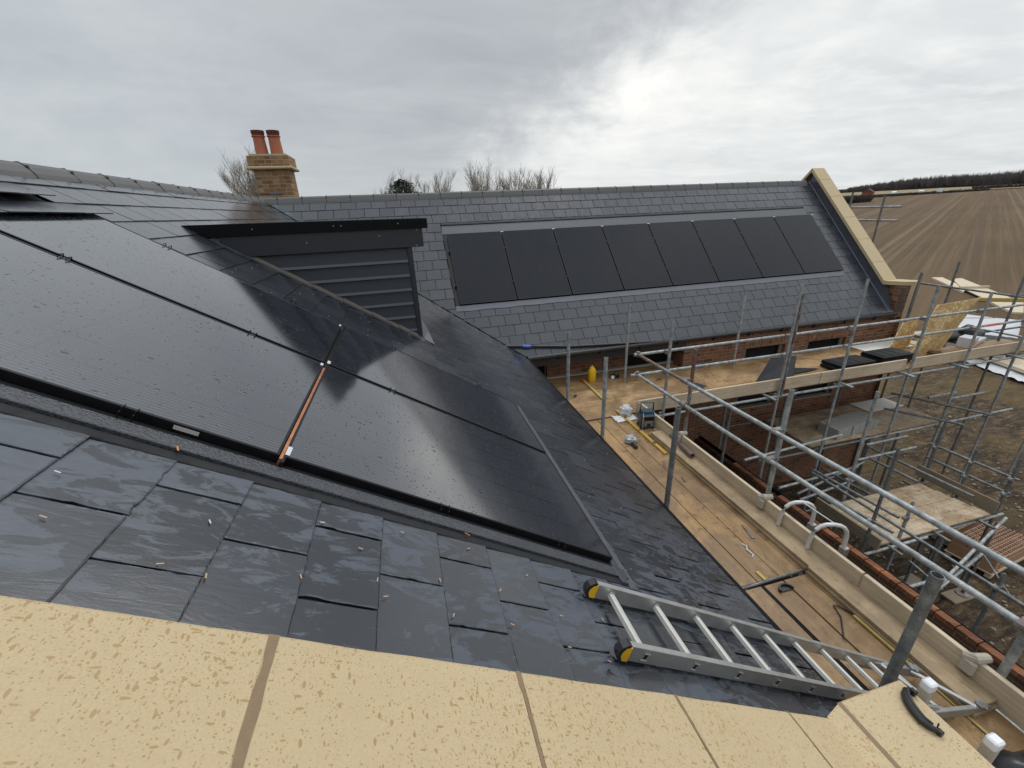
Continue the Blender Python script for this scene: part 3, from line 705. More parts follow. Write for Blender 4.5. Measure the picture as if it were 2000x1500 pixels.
# lead cover flashing up the far gable
m=M(); 
m.add([(cx0+.06,YE-.0,ZE+.02),(cx0+.06,YR,ZR+.02),(cx0+.075,YR,ZR+.27),(cx0+.075,YE+.25,ZE+.25*TB+.27)],[(0,1,2,3)])
m.add([(10.79,YE-.02,ZE+.004),(10.90,YE-.02,ZE+.012),(10.90,YR,ZR+.020),(10.79,YR,ZR+.012)],[(0,1,2,3)])
m.build('lead_upstand',LEADD,house)
m=M(); m.tube([(10.79,YE,ZE+.018),(10.79,YR,ZR+.022)],.008,6); m.build('lead_roll',LEAD,house)
m=M()
for k in range(5):
    z=-1.98-.115*k; xx=gx0-.004; m.add([(gx0-.01,7.118-.003,z),(gx0+.10+.028*k,7.115,z-.004),(gx0+.09+.028*k,7.115,z-.085),(gx0-.01,7.115,z-.085)],[(0,1,2,3)])
m.build('step_flashing',LEADD,house)
# ------------------------------------------------------------------ eaves, gutters
m=M(); m.box((XE+.003,.72,ZE-.10),(XE+.058,7.1,ZE-.012)); m.build('gutter',GUTM,house)
m=M(); m.box((XE-.06,.72,ZE-.25),(XE-.02,7.3,ZE-.06)); m.build('fascia',FASC,house)
m=M(); m.box((XE-.30,.72,G),(XE-.20,7.6,ZE-.20)); m.build('wall',BRICK,house)
m=M(); m.tube([(XE+.05,YE-.045,ZE-.035),(10.93,YE-.045,ZE-.035)],.050,12); m.box((XE+.05,YE-.012,ZE-.09),(10.93,YE-.003,ZE-.002)); m.build('gutter',BLKP,house)
m=M()
for x in np.arange(2.6,10.9,.85): m.box((x,YE-.10,ZE-.10),(x+.03,YE+.04,ZE-.02)); m.lathe((x+.015,YE-.10,ZE-.03),[(0,-.008),(.010,-.008),(.010,.008),(0,.008)],8)
m.build('gutter_bracket',BLK,house)
m=M(); m.bbox((XE-.0,YE+.02,ZE-.235),(5.46,YE+.045,ZE-.06),.003); m.box((XE,YE+.045,ZE-.235),(5.46,7.62,ZE-.22)); m.build('fascia',FASC,house)
# B wall with openings: recess from 2..5.46 at y=7.6, main face at y=7.2
def wall_y(m,y,x0,x1,z0,z1,holes):
    xsb=sorted({x0,x1,*[h[0] for h in holes],*[h[1] for h in holes]}); zsb=sorted({z0,z1,*[h[2] for h in holes],*[h[3] for h in holes]})
    for a,b in zip(xsb[:-1],xsb[1:]):
        for c,d in zip(zsb[:-1],zsb[1:]):
            if any(a>=h[0]-1e-6 and b<=h[1]+1e-6 and c>=h[2]-1e-6 and d<=h[3]+1e-6 for h in holes): continue
            m.add([(a,y,c),(b,y,c),(b,y,d),(a,y,d)],[(0,1,2,3)])
    for (a,b,c,d) in holes:
        m.add([(a,y,c),(b,y,c),(b,y,d),(a,y,d),(a,y+.11,c),(b,y+.11,c),(b,y+.11,d),(a,y+.11,d)],[(0,1,5,4),(1,2,6,5),(2,3,7,6),(3,0,4,7)])
w=M(); holes=[(6.98,8.06,-4.47,-2.97),(8.68,9.78,-4.47,-3.0)]
wall_y(w,7.2,5.45,gx1-.001,G,-2.545,holes); w.add([(5.45,7.2,G),(5.45,7.6,G),(5.45,7.6,-2.7),(5.45,7.2,-2.7)],[(0,1,2,3)])
wall_y(w,7.6,1.7,5.45,G,-2.7,[(1.9,2.56,-3.6,-2.80),(4.30,5.44,-4.4,-2.80)])
wallB=w.build('wall',BRICK,house)
for a,b,c,d in holes:
    s=M(); s.box((a-.02,7.192,d+.004),(b+.02,7.21,d+.225)); s.build('soldier_course',BRICKS,house)
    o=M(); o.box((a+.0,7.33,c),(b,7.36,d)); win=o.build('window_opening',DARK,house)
    s=M(); s.bbox((a+.002,7.20,c-.0),(b-.002,7.32,c+.03),.004); s.build('sill',CEM,win)
    jm=plain('grey blockwork %s'%a,(.16,.15,.14),.8,var=.3)
    for q0_,q1_ in ((a+.005,a+.10),(b-.10,b-.005)):
        s=M(); s.box((q0_,7.26,c+.03),(q1_,7.30,d-.005)); s.build('window_jamb',jm,win)
for a,b,c,d in ((1.9,2.56,-3.6,-2.80),(4.30,5.44,-4.4,-2.80)):
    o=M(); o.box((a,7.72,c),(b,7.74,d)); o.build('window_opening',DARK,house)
m=M(); m.tube([(2.3,7.55,ZE-.02),(3.2,7.2,ZE-.0)],.01,6)
s=M(); s.box((5.45,7.194,-2.78),(10.95,7.206,-2.57)); 
for i in range(24):
    x=5.52+i*.225; dc=M(); dc.box((x,7.165,-2.66),(x+.10,7.198,-2.60)); dc.build('dentil_brick',BRICK,wallB)
# plastic sheet and membrane peeping under the slates by the valley
m=M(); vs=[];fs=[]
for i in range(19):
    x=2.02+i*.075; vs+=[(x,YE-.09+.01*noise.noise((x*9,0,0)),ZE-.030+.012*noise.noise((x*7,3,0))),(x,YE-.02,ZE+.002+.008*noise.noise((x*11,5,0)))]
for i in range(18): fs.append((2*i,2*i+2,2*i+3,2*i+1))
m.add(vs,fs); m.build('membrane_strip',WPL,house)
# ------------------------------------------------------------------ chimney
yc=10.62; 
def rs(q,s):return [(q[0]+(x-q[0])*s,y) for x,y in s]
ch=M(); cx_a,cx_b=-2.73,-2.07
ch.box((cx_a,yc,-.6),(cx_b,yc+.56,1.02)); ch.box((cx_a-.06,yc-.06,1.075),(cx_b+.06,yc+.62,1.27)); chim=ch.build('chimney',BRICKY,house)
b=M(); b.bbox((cx_a-.10,yc-.10,1.02),(cx_b+.10,yc+.66,1.075),.015); b.build('string_course',STONED,chim)
b=M(); b.prism([(cx_a-.02,yc-.02),(cx_b+.02,yc-.02),(cx_b+.02,yc+.58),(cx_a-.02,yc+.58)],1.27,1.305); b.build('flaunching',CEM,chim)
for px_ in (-2.555,-2.265):
    b=M(); b.lathe((px_,yc+.27,1.29),[(.125,0),(.122,.05),(.108,.36),(.105,.40)],24); b.lathe((px_,yc+.27,1.29),[(.128,.355),(.128,.375),(.108,.375)],24)
    pt=b.build('chimney_pot',TERRA,chim,smooth='auto')
    b=M(); b.lathe((px_,yc+.27,1.29),[(.106,.378),(.118,.40),(.124,.46),(.127,.468),(.105,.468),(.10,.38),(0,.37)],24); 
    b.build('pot_rim',TERRAD,pt,smooth='auto')
    b=M()
    for k in range(12):
        t=2*math.pi*k/12; b.box((-.008,-.004,-.010),(.008,.004,.010),T=Matrix.Translation((px_+.121*math.cos(t),yc+.27+.121*math.sin(t),1.29+.428))@Matrix.Rotation(t+math.pi/2,4,'Z'))
    b.build('vent_slot',DARK,pt)
b=M(); b.box((-2.55,yc-.02,.56),(-2.25,yc-.001,.60)); b.build('lead_tray',LEAD,chim)
# small rivets and timber chips lying on near slates
ck=M(); r5=random.Random(11)
pts=[(-.985,1.23),(-.93,1.07),(-.66,1.18),(-.70,1.0),(-.61,.99),(-.42,1.05),(-.40,1.30),(-.225,1.10),(-.20,1.04),(-.03,1.16),(.0,1.02),(.19,1.18),(.20,1.03),(.42,1.12),(.40,.98),(-.28,1.22),(-.15,1.36),(.10,1.37),(.33,1.30),(.62,1.15),(.55,.95),(.75,.98)]
for x,y in pts:
    a=r5.uniform(0,3.1); ck.box((-.008,-.0018,0),(.008,.0018,.0012),mi=r5.choice((0,0,0,1)),T=Matrix.Translation((y,(XE-x)/ca,.016))@Matrix.Rotation(a,4,'Z'))
for i in range(40):
    x=r5.uniform(.96,1.9); y=r5.uniform(1.0,6.2); ck.box((-.004,-.002,0),(.004,.002,.002),mi=r5.choice((1,1,0)),T=Matrix.Translation((y,(XE-x)/ca,.015))@Matrix.Rotation(r5.uniform(0,3),4,'Z'))
for i in range(25):
    x=r5.uniform(-1.4,.8); y=r5.uniform(3.8,4.7); ck.box((-.004,-.002,0),(.004,.002,.002),mi=1,T=Matrix.Translation((y,(XE-x)/ca,.015))@Matrix.Rotation(r5.uniform(0,3),4,'Z'))
tag(ck.build('slate_chips',[plain('tan chips',(.50,.33,.20),.7),plain('pale chips',(.55,.55,.55),.6)],None,MA),'tiny tan and white cutting chips scattered over the wet near slates','chips',kind='stuff')
# ------------------------------------------------------------------ scaffolding
TR=.02415
def std(par,x,y,z0,z1,mat=None,lean=(0,0)):
    m=M(); m.tube([(x,y,z0),(x+lean[0],y+lean[1],z1)],TR,14,hollow=.86); return m.build('standard',mat or GALV,par,smooth='auto')
def tub(par,name,a,b,mat=None,r=TR):
    m=M(); m.tube([a,b],r,12,hollow=.86); return m.build(name,mat or GALV,par,smooth='auto')
def coup(par,p,axis='x',s=1):
    """right-angle coupler: two clamps at right angles, bolts and nuts"""
    x,y,z=p; m=M(); m.tube([(x,y,z-.027),(x,y,z+.027)],.034,10)
    if axis=='x': m.tube([(x-.027,y-.045*s,z),(x+.027,y-.045*s,z)],.034,10)
    else: m.tube([(x-.045*s,y-.027,z),(x-.045*s,y+.027,z)],.034,10)
    for k in (-1,1):
        m.tube([(x+.036*k,y-.05,z+.012*k),(x+.036*k,y+.03,z+.012*k)],.007,6)
        m.bbox((x+.036*k-.011,y+.022,z+.012*k-.011),(x+.036*k+.011,y+.036,z+.012*k+.011),.002)
    m.bbox((x-.04,y-.02,z-.03),(x-.028,y+.02,z+.03),.003)
    return m.build('coupler',FIT,par)
def brd(par,a,b,mat,name='deck_board',r=.004,T=None):
    m=M(); m.bbox(a,b,r,T=T); return m.build(name,mat,par)
# --- A: walkway beside the near eave
SA=thing('scaffold','tube and board scaffold walkway running beside the near eave towards the ladder','scaffold',(2.8,3,G))
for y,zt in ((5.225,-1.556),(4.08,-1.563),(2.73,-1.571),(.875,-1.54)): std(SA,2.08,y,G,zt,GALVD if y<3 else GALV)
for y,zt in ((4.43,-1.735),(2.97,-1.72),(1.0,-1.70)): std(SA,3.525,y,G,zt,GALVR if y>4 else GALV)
m=M(); m.tube([(3.525,4.43,-2.35),(3.525,4.43,-1.733)],TR+.0006,14); 
for z,xx in ((-2.165,3.405),(-2.505,3.42)):
    tub(SA,'guard_rail',(xx,5.66,z),(xx,4.42,z),GALVR if z>-2.3 else GALV); tub(SA,'guard_rail',(xx+.002,4.40,z),(xx+.035,-.6,z),GALV)
    for y in (4.43,2.97,1.0): coup(SA,(3.475,y,z),'y',1)
    m=M(); m.tube([(xx,4.47,z),(xx,4.35,z)],.031,12); m.build('sleeve_coupler',FIT,SA)
    m=M(); m.tube([(xx,5.60,z-.03),(xx,5.60,z+.05)],.03,10); m.build('coupler',FIT,SA)
segs=[(.05,1.86),(1.875,5.50)]
for a,b in segs: brd(SA,(3.44,a,D),(3.478,b,D+.222),TY,'toe_board')
m=M(); 
for y in (4.40,2.93,1.10):
    m=M(); m.tube([(3.43,y+.05,D+.21),(3.44,y,D+.235),(3.52,y-.02,D+.24)],[.03,.036,.03],10); m.bbox((3.40,y-.03,D+.10),(3.44,y+.05,D+.215),.012); m.build('board_clamp',CEM,SA)
for i in range(6):
    x=2.035+i*.2335
    brd(SA,(x,2.20,D-.038),(x+.2285,5.56,D-random.uniform(0,.004)),BY)
    brd(SA,(x+random.uniform(-.002,.003),-.6,D-.040),(x+.226,2.155+random.uniform(-.01,.01),D-random.uniform(0,.006)),BY)
m=M(); m.tube([(2.42,2.178,D-.005),(3.23,2.20,D-.005)],.012,6); m.build('board_band',GALVD,SA)
m=M(); m.prism([(2.722,2.15),(2.752,2.15),(2.775,.6),(2.745,.6)],D-.001,D+.002); m.build('board_gap_shade',GUTM,SA)  # black strip laid on the boards, painting the shade of an open gap
for y in (5.3,4.2,2.8,1.2): tub(SA,'transom',(1.98,y,D-.065),(3.75,y,D-.065))
for x in (2.08,3.525): tub(SA,'ledger',(x,-.6,D-.11),(x,5.7,D-.11))
# second layer: pale planks against the toe board
m=M(); 
def pile(a,b,mat,name='spare plank',lab=''):
    pass
for k,(x0,x1,y0,y1,z0) in enumerate(((3.235,3.437,2.18,4.86,D+.001),(3.245,3.436,2.16,4.82,D+.041))):
    m=M(); m.bbox((x0,y0,z0),(x1,y1,z0+.036),.003); tag(m.build('plank',PY),('lower pale plank lying against the toe board beyond the radio','upper pale plank with boot prints lying against the toe board')[k],'plank')
for k,(x0,x1,y0,y1,z0) in enumerate(((3.215,3.435,.915,2.155,D+.001),(3.225,3.437,.93,2.165,D+.041))):
    m=M(); m.bbox((x0,y0,z0),(x1,y1,z0+.036),.003); tag(m.build('plank',PY),('under plank with a black wet end near the foot of the ladder','top plank with a soaked orange brown end near the foot of the ladder')[k],'plank')
m=M(); m.bbox((3.222,.90,D+.079),(3.434,1.45,D+.0815),.001); 
# --- B: scaffold along the far wing
SB=thing('scaffold','long two lift tube scaffold standing in front of the far brick wall','scaffold',(8,5.5,G))
for x,zt,mt in ((3.90,-1.62,GALV),(6.235,-1.28,GALV),(7.60,-1.295,GALV),(9.325,-1.55,GALV),(10.79,-1.80,GALV),(12.26,-2.0,GALV),(14.0,-2.2,GALV)):
    std(SB,x,5.50,G,zt,mt); 
    for z in (-2.163,-2.51,-3.275): coup(SB,(x,5.545,z),'x',-1)
    coup(SB,(x,5.545,-4.69),'x',-1)
std(SB,6.30,5.50,-3.30,-1.45,GALVR); std(SB,3.93,6.876,G,-1.641); std(SB,6.51,6.95,G,-1.67)
for x in (9.7,11.11): std(SB,x,6.95,G,-3.25 if x<10 else -1.61,GALVD)
for z,xs in ((-2.163,(3.34,6.9,11.9,16)),(-2.51,(3.30,7.3,13.0,16))):
    for a,b in zip(xs[:-1],xs[1:]): tub(SB,'guard_rail',(a,5.60+.01*a/6,z),(b-.01,5.60+.01*b/6,z),GALV)
m=M(); m.tube([(11.0,5.62,-2.51),(11.6,5.62,-2.51)],TR+.001,12); m.build('painted_band',RED,SB)
for a,b in ((3.47,7.19),(7.21,9.28),(9.45,13.3),(13.32,15.6)): brd(SB,(a,5.565,D),(b,5.603,D+.222),TX,'toe_board')
brd(SB,(3.455,5.50,D-.02),(3.472,5.62,D+.205),TX,'toe_board_end')
for a,b in ((3.3,8.2),(8.21,15.6)):
    tub(SB,'ledger',(a,5.51,-3.275),(b,5.51,-3.275)); tub(SB,'ledger',(a,6.95,-3.275),(b,6.95,-3.275),GALVD)
for x in (4.4,6.0,7.7,9.2,10.6,12.2,14.0): tub(SB,'transom',(x,5.30,-3.235),(x,7.15,-3.235),GALV)
rb=random.Random(4)
for i in range(7):
    y=5.606+i*.2265; cut=(5.74,5.77)[i%2]
    xs=[2.035 if True else 0,cut,9.2+rb.uniform(-.03,.03),14.9]
    if y<5.57: xs[0]=3.5
    if i>2: xs[-1]=11.5-.1*(i%2)
    else: xs[-1]=13.3
    for a,b in zip(xs[:-1],xs[1:]): brd(SB,(a+.004,y,D-.038),(b-.004,y+.2225,D-rb.uniform(0,.005)),BX)
for i in range(2):
    y=7.195+i*.2; brd(SB,(2.035,y,D-.038),(5.44,y+.196,D-rb.uniform(0,.004)),BX)
m=M(); m.bbox((2.0,7.50,D-.001),(5.44,7.59,D+.03),.01); m.build('mortar_ledge',CEM,SB)
# lower lift
SBL=SB
for i in range(5):
    y=5.60+i*.245; brd(SB,(7.46+.02*i,y,-4.638),(10.98,y+.24,-4.60-rb.uniform(0,.006)),PX)
m=M(); m.bbox((9.95,6.35,-4.598),(10.99,6.83,-4.585),.004); m.build('plywood_sheet',WHITEM,SB)
tub(SB,'ledger',(6.4,5.56,-4.69),(8.7,5.575,-4.69),GALVD); tub(SB,'ledger',(8.71,5.585,-4.68),(13.2,5.60,-4.68)); tub(SB,'ledger',(6.4,6.93,-4.69),(12.0,6.93,-4.69),GALVD)
tub(SB,'guard_rail',(5.35,5.10,-4.2),(7.6,5.2,-4.15)); tub(SB,'guard_rail',(8.0,5.06,-4.70),(9.5,5.07,-4.70)); tub(SB,'guard_rail',(8.69,5.43,-4.70),(9.80,5.44,-4.70))
tub(SB,'transom',(10.33,6.3,-4.15),(11.02,4.92,-4.15),GALVD); tub(SB,'transom',(10.1,6.2,-4.45),(10.75,5.1,-4.43),GALVD)
tub(SB,'ledger',(10.3,5.60,-3.95),(11.1,5.60,-3.95)); tub(SB,'ledger',(10.9,5.55,-4.05),(11.9,5.55,-4.05))
tub(SB,'guard_rail',(6.1,4.95,-4.85),(8.2,5.15,-4.95)); tub(SB,'ledger',(6.6,4.90,-5.2),(8.3,5.10,-5.2)); tub(SB,'ledger',(6.9,5.2,-5.35),(8.9,5.5,-5.2))
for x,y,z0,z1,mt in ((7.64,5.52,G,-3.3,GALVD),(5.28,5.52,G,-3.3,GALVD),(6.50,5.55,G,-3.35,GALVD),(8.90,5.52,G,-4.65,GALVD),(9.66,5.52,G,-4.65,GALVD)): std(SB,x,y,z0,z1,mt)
# beyond the gable
SG=thing('scaffold','far gable end scaffold, two stub rails poking out behind the stone coping','scaffold',(12.5,9.4,G))
std(SG,12.5,9.2,G,-.012,GALVD); std(SG,12.5,10.09,G,.13,GALVD)
tub(SG,'guard_rail',(12.53,13,-.27),(12.53,8.76,-.275)); tub(SG,'guard_rail',(12.53,13,-.60),(12.53,8.745,-.61))
for z in (-.27,-.61): coup(SG,(12.5,9.2,z),'y',-1)
SG2=thing('scaffold','scaffold corner beside the far gable pier with one ledger above the field boards','scaffold',(12.9,7.4,G))
std(SG2,13.05,7.45,G,-1.55,GALVD); std(SG2,11.05,6.9,-3.4,-1.606,GALVD); std(SG2,13.0,6.2,G,-1.2,GALVD)
tub(SG2,'ledger',(13.0,8.12,-2.15),(13.0,5.9,-2.17),GALVD); coup(SG2,(13.0,7.45,-2.15),'y',1)
tub(SG2,'ledger',(13.3,6.4,-2.2),(16.0,5.9,-2.35),GALVD)
m=M(); m.tube([(11.1,6.9,-2.62),(13.0,6.4,-2.70)],.008,6); m.build('brace_rod',GALV,SG2)
# --- tower: low working platform by the new wall
ST=thing('scaffold','low working platform with a board deck beside the half built brick wall','scaffold',(7.9,4.1,G))
for i in range(4):
    y=3.575+i*.245; brd(ST,(6.68,y,-5.138),(9.02+.045*(3-i),y+.2415,-5.10-rb.uniform(0,.006)),PX)
m=M(); m.bbox((9.245,3.58,-5.12),(9.283,4.80,-4.89),.003); m.build('toe_board',TG,ST)
m=M(); m.bbox((6.60,3.52,-5.14),(6.638,4.62,-4.93),.003); m.build('toe_board',TG,ST)
tub(ST,'ledger',(6.3,3.545,-5.185),(7.7,3.545,-5.185)); tub(ST,'ledger',(7.6,3.60,-5.215),(9.55,3.60,-5.215)); tub(ST,'ledger',(6.3,4.60,-5.185),(9.4,4.60,-5.185),GALVD)
for x in (6.9,7.9,8.9): tub(ST,'transom',(x,3.35,-5.165),(x,4.75,-5.165),GALVD)
tub(ST,'guard_rail',(9.40,4.83,-4.46),(9.42,3.55,-4.46),GALVD); tub(ST,'guard_rail',(9.40,4.80,-4.75),(9.42,3.58,-4.75),GALVD)
tub(ST,'guard_rail',(8.66,5.34,-4.70),(8.70,3.66,-4.70),GALVD); tub(ST,'guard_rail',(8.27,5.12,-4.70),(8.30,4.22,-4.70),GALVD)
tub(ST,'guard_rail',(6.85,5.0,-4.70),(6.78,1.2,-4.70),GALVD); tub(ST,'guard_rail',(6.94,5.05,-4.70),(7.04,3.64,-4.70),GALVD); tub(ST,'guard_rail',(6.47,4.55,-4.70),(6.62,3.42,-4.70),GALVD)
tub(ST,'guard_rail',(7.9,5.6,-5.2),(7.95,4.6,-5.2),GALVD); tub(ST,'guard_rail',(8.3,5.7,-5.2),(8.35,4.7,-5.2),GALVD)
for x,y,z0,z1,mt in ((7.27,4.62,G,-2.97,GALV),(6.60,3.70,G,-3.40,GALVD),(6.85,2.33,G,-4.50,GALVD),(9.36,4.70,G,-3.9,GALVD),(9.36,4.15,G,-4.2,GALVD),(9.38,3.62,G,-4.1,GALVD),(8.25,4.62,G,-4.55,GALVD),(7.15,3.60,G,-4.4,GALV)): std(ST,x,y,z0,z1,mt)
for p in ((6.85,2.33,-4.70),(7.27,4.62,-4.70),(6.60,3.72,-4.70),(9.36,4.70,-4.46),(9.38,3.62,-4.46),(9.36,4.15,-4.46),(9.38,3.62,-4.75),(9.36,4.15,-4.75),(7.15,3.60,-4.70),(7.15,3.60,-5.185)): coup(ST,p,'y',1)
tub(ST,'brace',(7.3,3.0,-5.5),(9.3,3.45,-5.12)); tub(ST,'brace',(6.9,2.9,-5.55),(8.7,3.25,-5.45)); tub(ST,'brace',(6.6,3.0,-5.35),(8.0,3.20,-5.75)); tub(ST,'brace',(8.75,3.35,-5.55),(8.9,2.85,-6.15),GALV,.014); tub(ST,'brace',(7.0,3.3,-5.25),(7.4,3.0,-5.65),GALV,.014)
for x,y in ((9.2,3.47),(7.9,3.45),(8.5,3.95)):
    m=M(); m.tube([(x,y,G+.05),(x,y,-5.2)],TR,10); j=m.build('jack',GALVR if x>9 else GALVD,ST)
    m=M(); m.bbox((x-.075,y-.075,G+.046),(x+.075,y+.075,G+.054),.002); m.lathe((x,y,G+.05),[(.10,0),(.10,.012),(.03,.03)],12); m.build('base_plate',FIT,j)
    m=M(); m.bbox((x-.35,y-.12,G),(x+.35,y+.12,G+.045),.004); m.build('sole_board',TG,ST)
# ------------------------------------------------------------------ half built wall
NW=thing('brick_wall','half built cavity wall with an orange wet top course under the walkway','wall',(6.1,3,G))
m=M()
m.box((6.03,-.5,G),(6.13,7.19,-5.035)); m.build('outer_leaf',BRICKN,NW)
for i in range(30):
    y=-.5+i*.225
    if y>4.0 and i%5==4: continue
    m=M(); m.bbox((6.028,y,-5.032),(6.134,min(y+.215,7.18),-4.965-random.uniform(0,.004)),.003); m.build('top_brick',ORANGE,NW)
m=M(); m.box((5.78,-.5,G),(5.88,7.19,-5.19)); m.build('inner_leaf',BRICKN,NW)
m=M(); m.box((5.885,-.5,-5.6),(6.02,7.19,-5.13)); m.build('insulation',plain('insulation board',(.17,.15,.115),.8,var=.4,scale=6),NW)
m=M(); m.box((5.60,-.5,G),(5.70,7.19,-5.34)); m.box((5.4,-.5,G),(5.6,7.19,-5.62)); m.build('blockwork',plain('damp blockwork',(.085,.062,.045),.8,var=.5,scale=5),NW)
m=M(); m.box((6.136,-.5,-5.2),(6.142,7.19,-4.955)); m.build('outer_edge_strip',BLK,NW)  # thin black strip drawn as the dark outer edge line against the void
for y in (3.3,2.6,2.0,1.55,1.2,4.2):
    m=M(); vs=[(5.93,y,-5.125),(5.99,y+.02,-5.122),(5.98,y+.10,-5.12),(5.90,y+.13,-5.124)]; m.prism([(v[0],v[1]) for v in vs],-5.126,-5.118); m.build('mortar_lump',CEM,NW)
# ------------------------------------------------------------------ deck objects
# radio
rx,ry=3.375,5.13
rd=thing('site_radio','dark blue jobsite radio with a carrying handle standing on the walkway','radio',(rx,ry,D))
Tm=Matrix.Translation((rx-.02,ry,D))@Matrix.Rotation(R(-12),4,'Z')@Matrix.Scale(1.2,4)
m=M(); m.bbox((-.095,-.075,.012),(.095,.075,.205),.018,T=Tm); m.build('casing',TEAL,rd)
m=M(); m.bbox((-.088,-.088,.02),(.088,-.070,.19),.008,T=Tm); m.build('front_panel',GREYP,rd)
m=M(); m.bbox((-.060,-.091,.125),(.060,-.087,.175),.002,T=Tm); m.build('display',BLK,rd)
for s in (-1,1):
    m=M(); m.tube([Tm@Vector((s*.078,-.094,.02)),Tm@Vector((s*.078,-.094,.19)),Tm@Vector((s*.070,-.06,.215))],.006,8); m.build('roll_bar',CHROME,rd)
for k in range(4):
    m=M(); m.bbox((-.058,-.0925,.105+.0-k*.0),(.058,-.089,.110),.001,T=Tm@Matrix.Translation((0,0,-.018*k+.0))); m.build('grille_bar',CHROME,rd)
m=M(); m.lathe((0,0,0),[(0,.004),(.022,.004),(.024,0),(.024,-.004)],16,T=Tm@Matrix.Translation((0,-.090,.062))@Matrix.Rotation(R(90),4,'X')); m.build('tuning_dial',BLKP,rd)
m=M(); m.bbox((-.085,-.055,.205),(.085,.06,.235),.014,T=Tm); m.build('battery_cover',TEAL,rd)
m=M(); m.tube([Tm@Vector(p) for p in ((-.085,.02,.19),(-.082,.02,.33),(.082,.02,.33),(.085,.02,.19))],.013,8); m.build('handle',TEAL,rd)
m=M()
for sx in (-1,1):
    for sy in (-1,1): 
        m=M(); m.bbox((sx*.08-.02,sy*.06-.02,0),(sx*.08+.02,sy*.06+.02,.03),.006,T=Tm); m.build('rubber_foot',BLKP,rd)
# yellow bottle
m=M(); Tb=Matrix.Translation((3.34,7.12,D))@Matrix.Rotation(R(8),4,'Z')
for (w0,w1,d0,z0) in (): pass
prof=[(.060,.040,0),(.066,.045,.01),(.066,.045,.19),(.058,.040,.225),(.032,.026,.262),(.020,.020,.275)]
vs=[];fs=[];nn=16
for a_,b_,z_ in prof:
    for k in range(nn):
        t=2*math.pi*k/nn; cx=math.copysign(abs(math.cos(t))**.55,math.cos(t)); sx=math.copysign(abs(math.sin(t))**.55,math.sin(t)); vs.append(Tb@Vector((a_*1.15*cx,b_*1.15*sx,z_*1.12)))
for i in range(len(prof)-1):
    for k in range(nn): fs.append((i*nn+k,i*nn+(k+1)%nn,(i+1)*nn+(k+1)%nn,(i+1)*nn+k))
m.add(vs,fs+[tuple(range(nn))[::-1],tuple(range((len(prof)-1)*nn,len(prof)*nn))])
yb=thing('oil_bottle','bright yellow plastic bottle standing against the recessed brick wall','bottle',(3.34,7.12,D))
m.build('body',YEL,yb,smooth='auto')
m=M(); m.lathe((0,0,.30),[(.0,.035),(.022,.035),(.024,.0)],14,T=Tb); m.build('cap',YEL,yb,smooth='auto')
m=M(); m.tube([Tb@Vector(p) for p in ((-.02,0,.31),(-.05,0,.30),(-.070,0,.25),(-.072,0,.20))],.011,8); m.build('handle',YEL,yb)
# dust mask
ms=thing('dust_mask','black and white half mask respirator lying by the far wall','mask',(3.85,7.16,D))
m=M(); m.lathe((3.82,7.15,D),[(.075,.0),(.07,.04),(.045,.075),(.0,.09)],14); m.build('face_piece',BLKP,ms,smooth='auto')
m=M(); m.lathe((0,0,0),[(0,.03),(.035,.03),(.04,0),(.03,-.01)],14,T=Matrix.Translation((3.77,7.09,D+.035))@Matrix.Rotation(R(70),4,'X')); m.build('filter',WPL,ms,smooth='auto')
m=M(); m.lathe((0,0,0),[(0,.03),(.03,.03),(.034,0),(.03,-.01)],14,T=Matrix.Translation((3.90,7.10,D+.04))@Matrix.Rotation(R(50),4,'X')@Matrix.Rotation(R(30),4,'Y')); m.build('filter',BLKP,ms,smooth='auto')
m=M(); m.tube([(3.86,7.2,D+.05),(3.92,7.24,D+.10),(3.97,7.2,D+.08),(3.95,7.14,D+.02)],.006,6); m.build('strap',BLKP,ms)
# hammer-like striker with red head
st=thing('spirit_level','yellow level with an orange red end lying under the eave posts','spirit level',(3.18,6.7,D))
m=M(); m.bbox((-.022,-.56,0),(.022,.36,.028),.003,T=Matrix.Translation((3.172,6.72,D))@Matrix.Rotation(R(-1.5),4,'Z')); m.build('body',YELW,st)
m=M(); m.bbox((-.030,.36,0),(.030,.50,.040),.008,T=Matrix.Translation((3.172,6.72,D))@Matrix.Rotation(R(-1.5),4,'Z')); m.build('end_cap',RED,st)
s2=thing('spirit_level','long mud spattered yellow level lying on the boards beside the radio','spirit level',(3.17,5.0,D))
YMUD=mat_wood('muddy yellow level',[(.50,.30,.05),(.66,.42,.07),(.72,.50,.10)],'y',.35,.2,mudcol=(.20,.12,.06))
m=M(); m.bbox((3.145,4.31,D+.001),(3.195,5.74,D+.030),.003); m.build('body',YMUD,s2)
for y in (4.6,5.0,5.45):
    m=M(); m.bbox((3.152,y-.03,D+.0295),(3.188,y+.03,D+.032),.001); m.build('vial_window',ORANGE if y==5.0 else BLKP,s2)
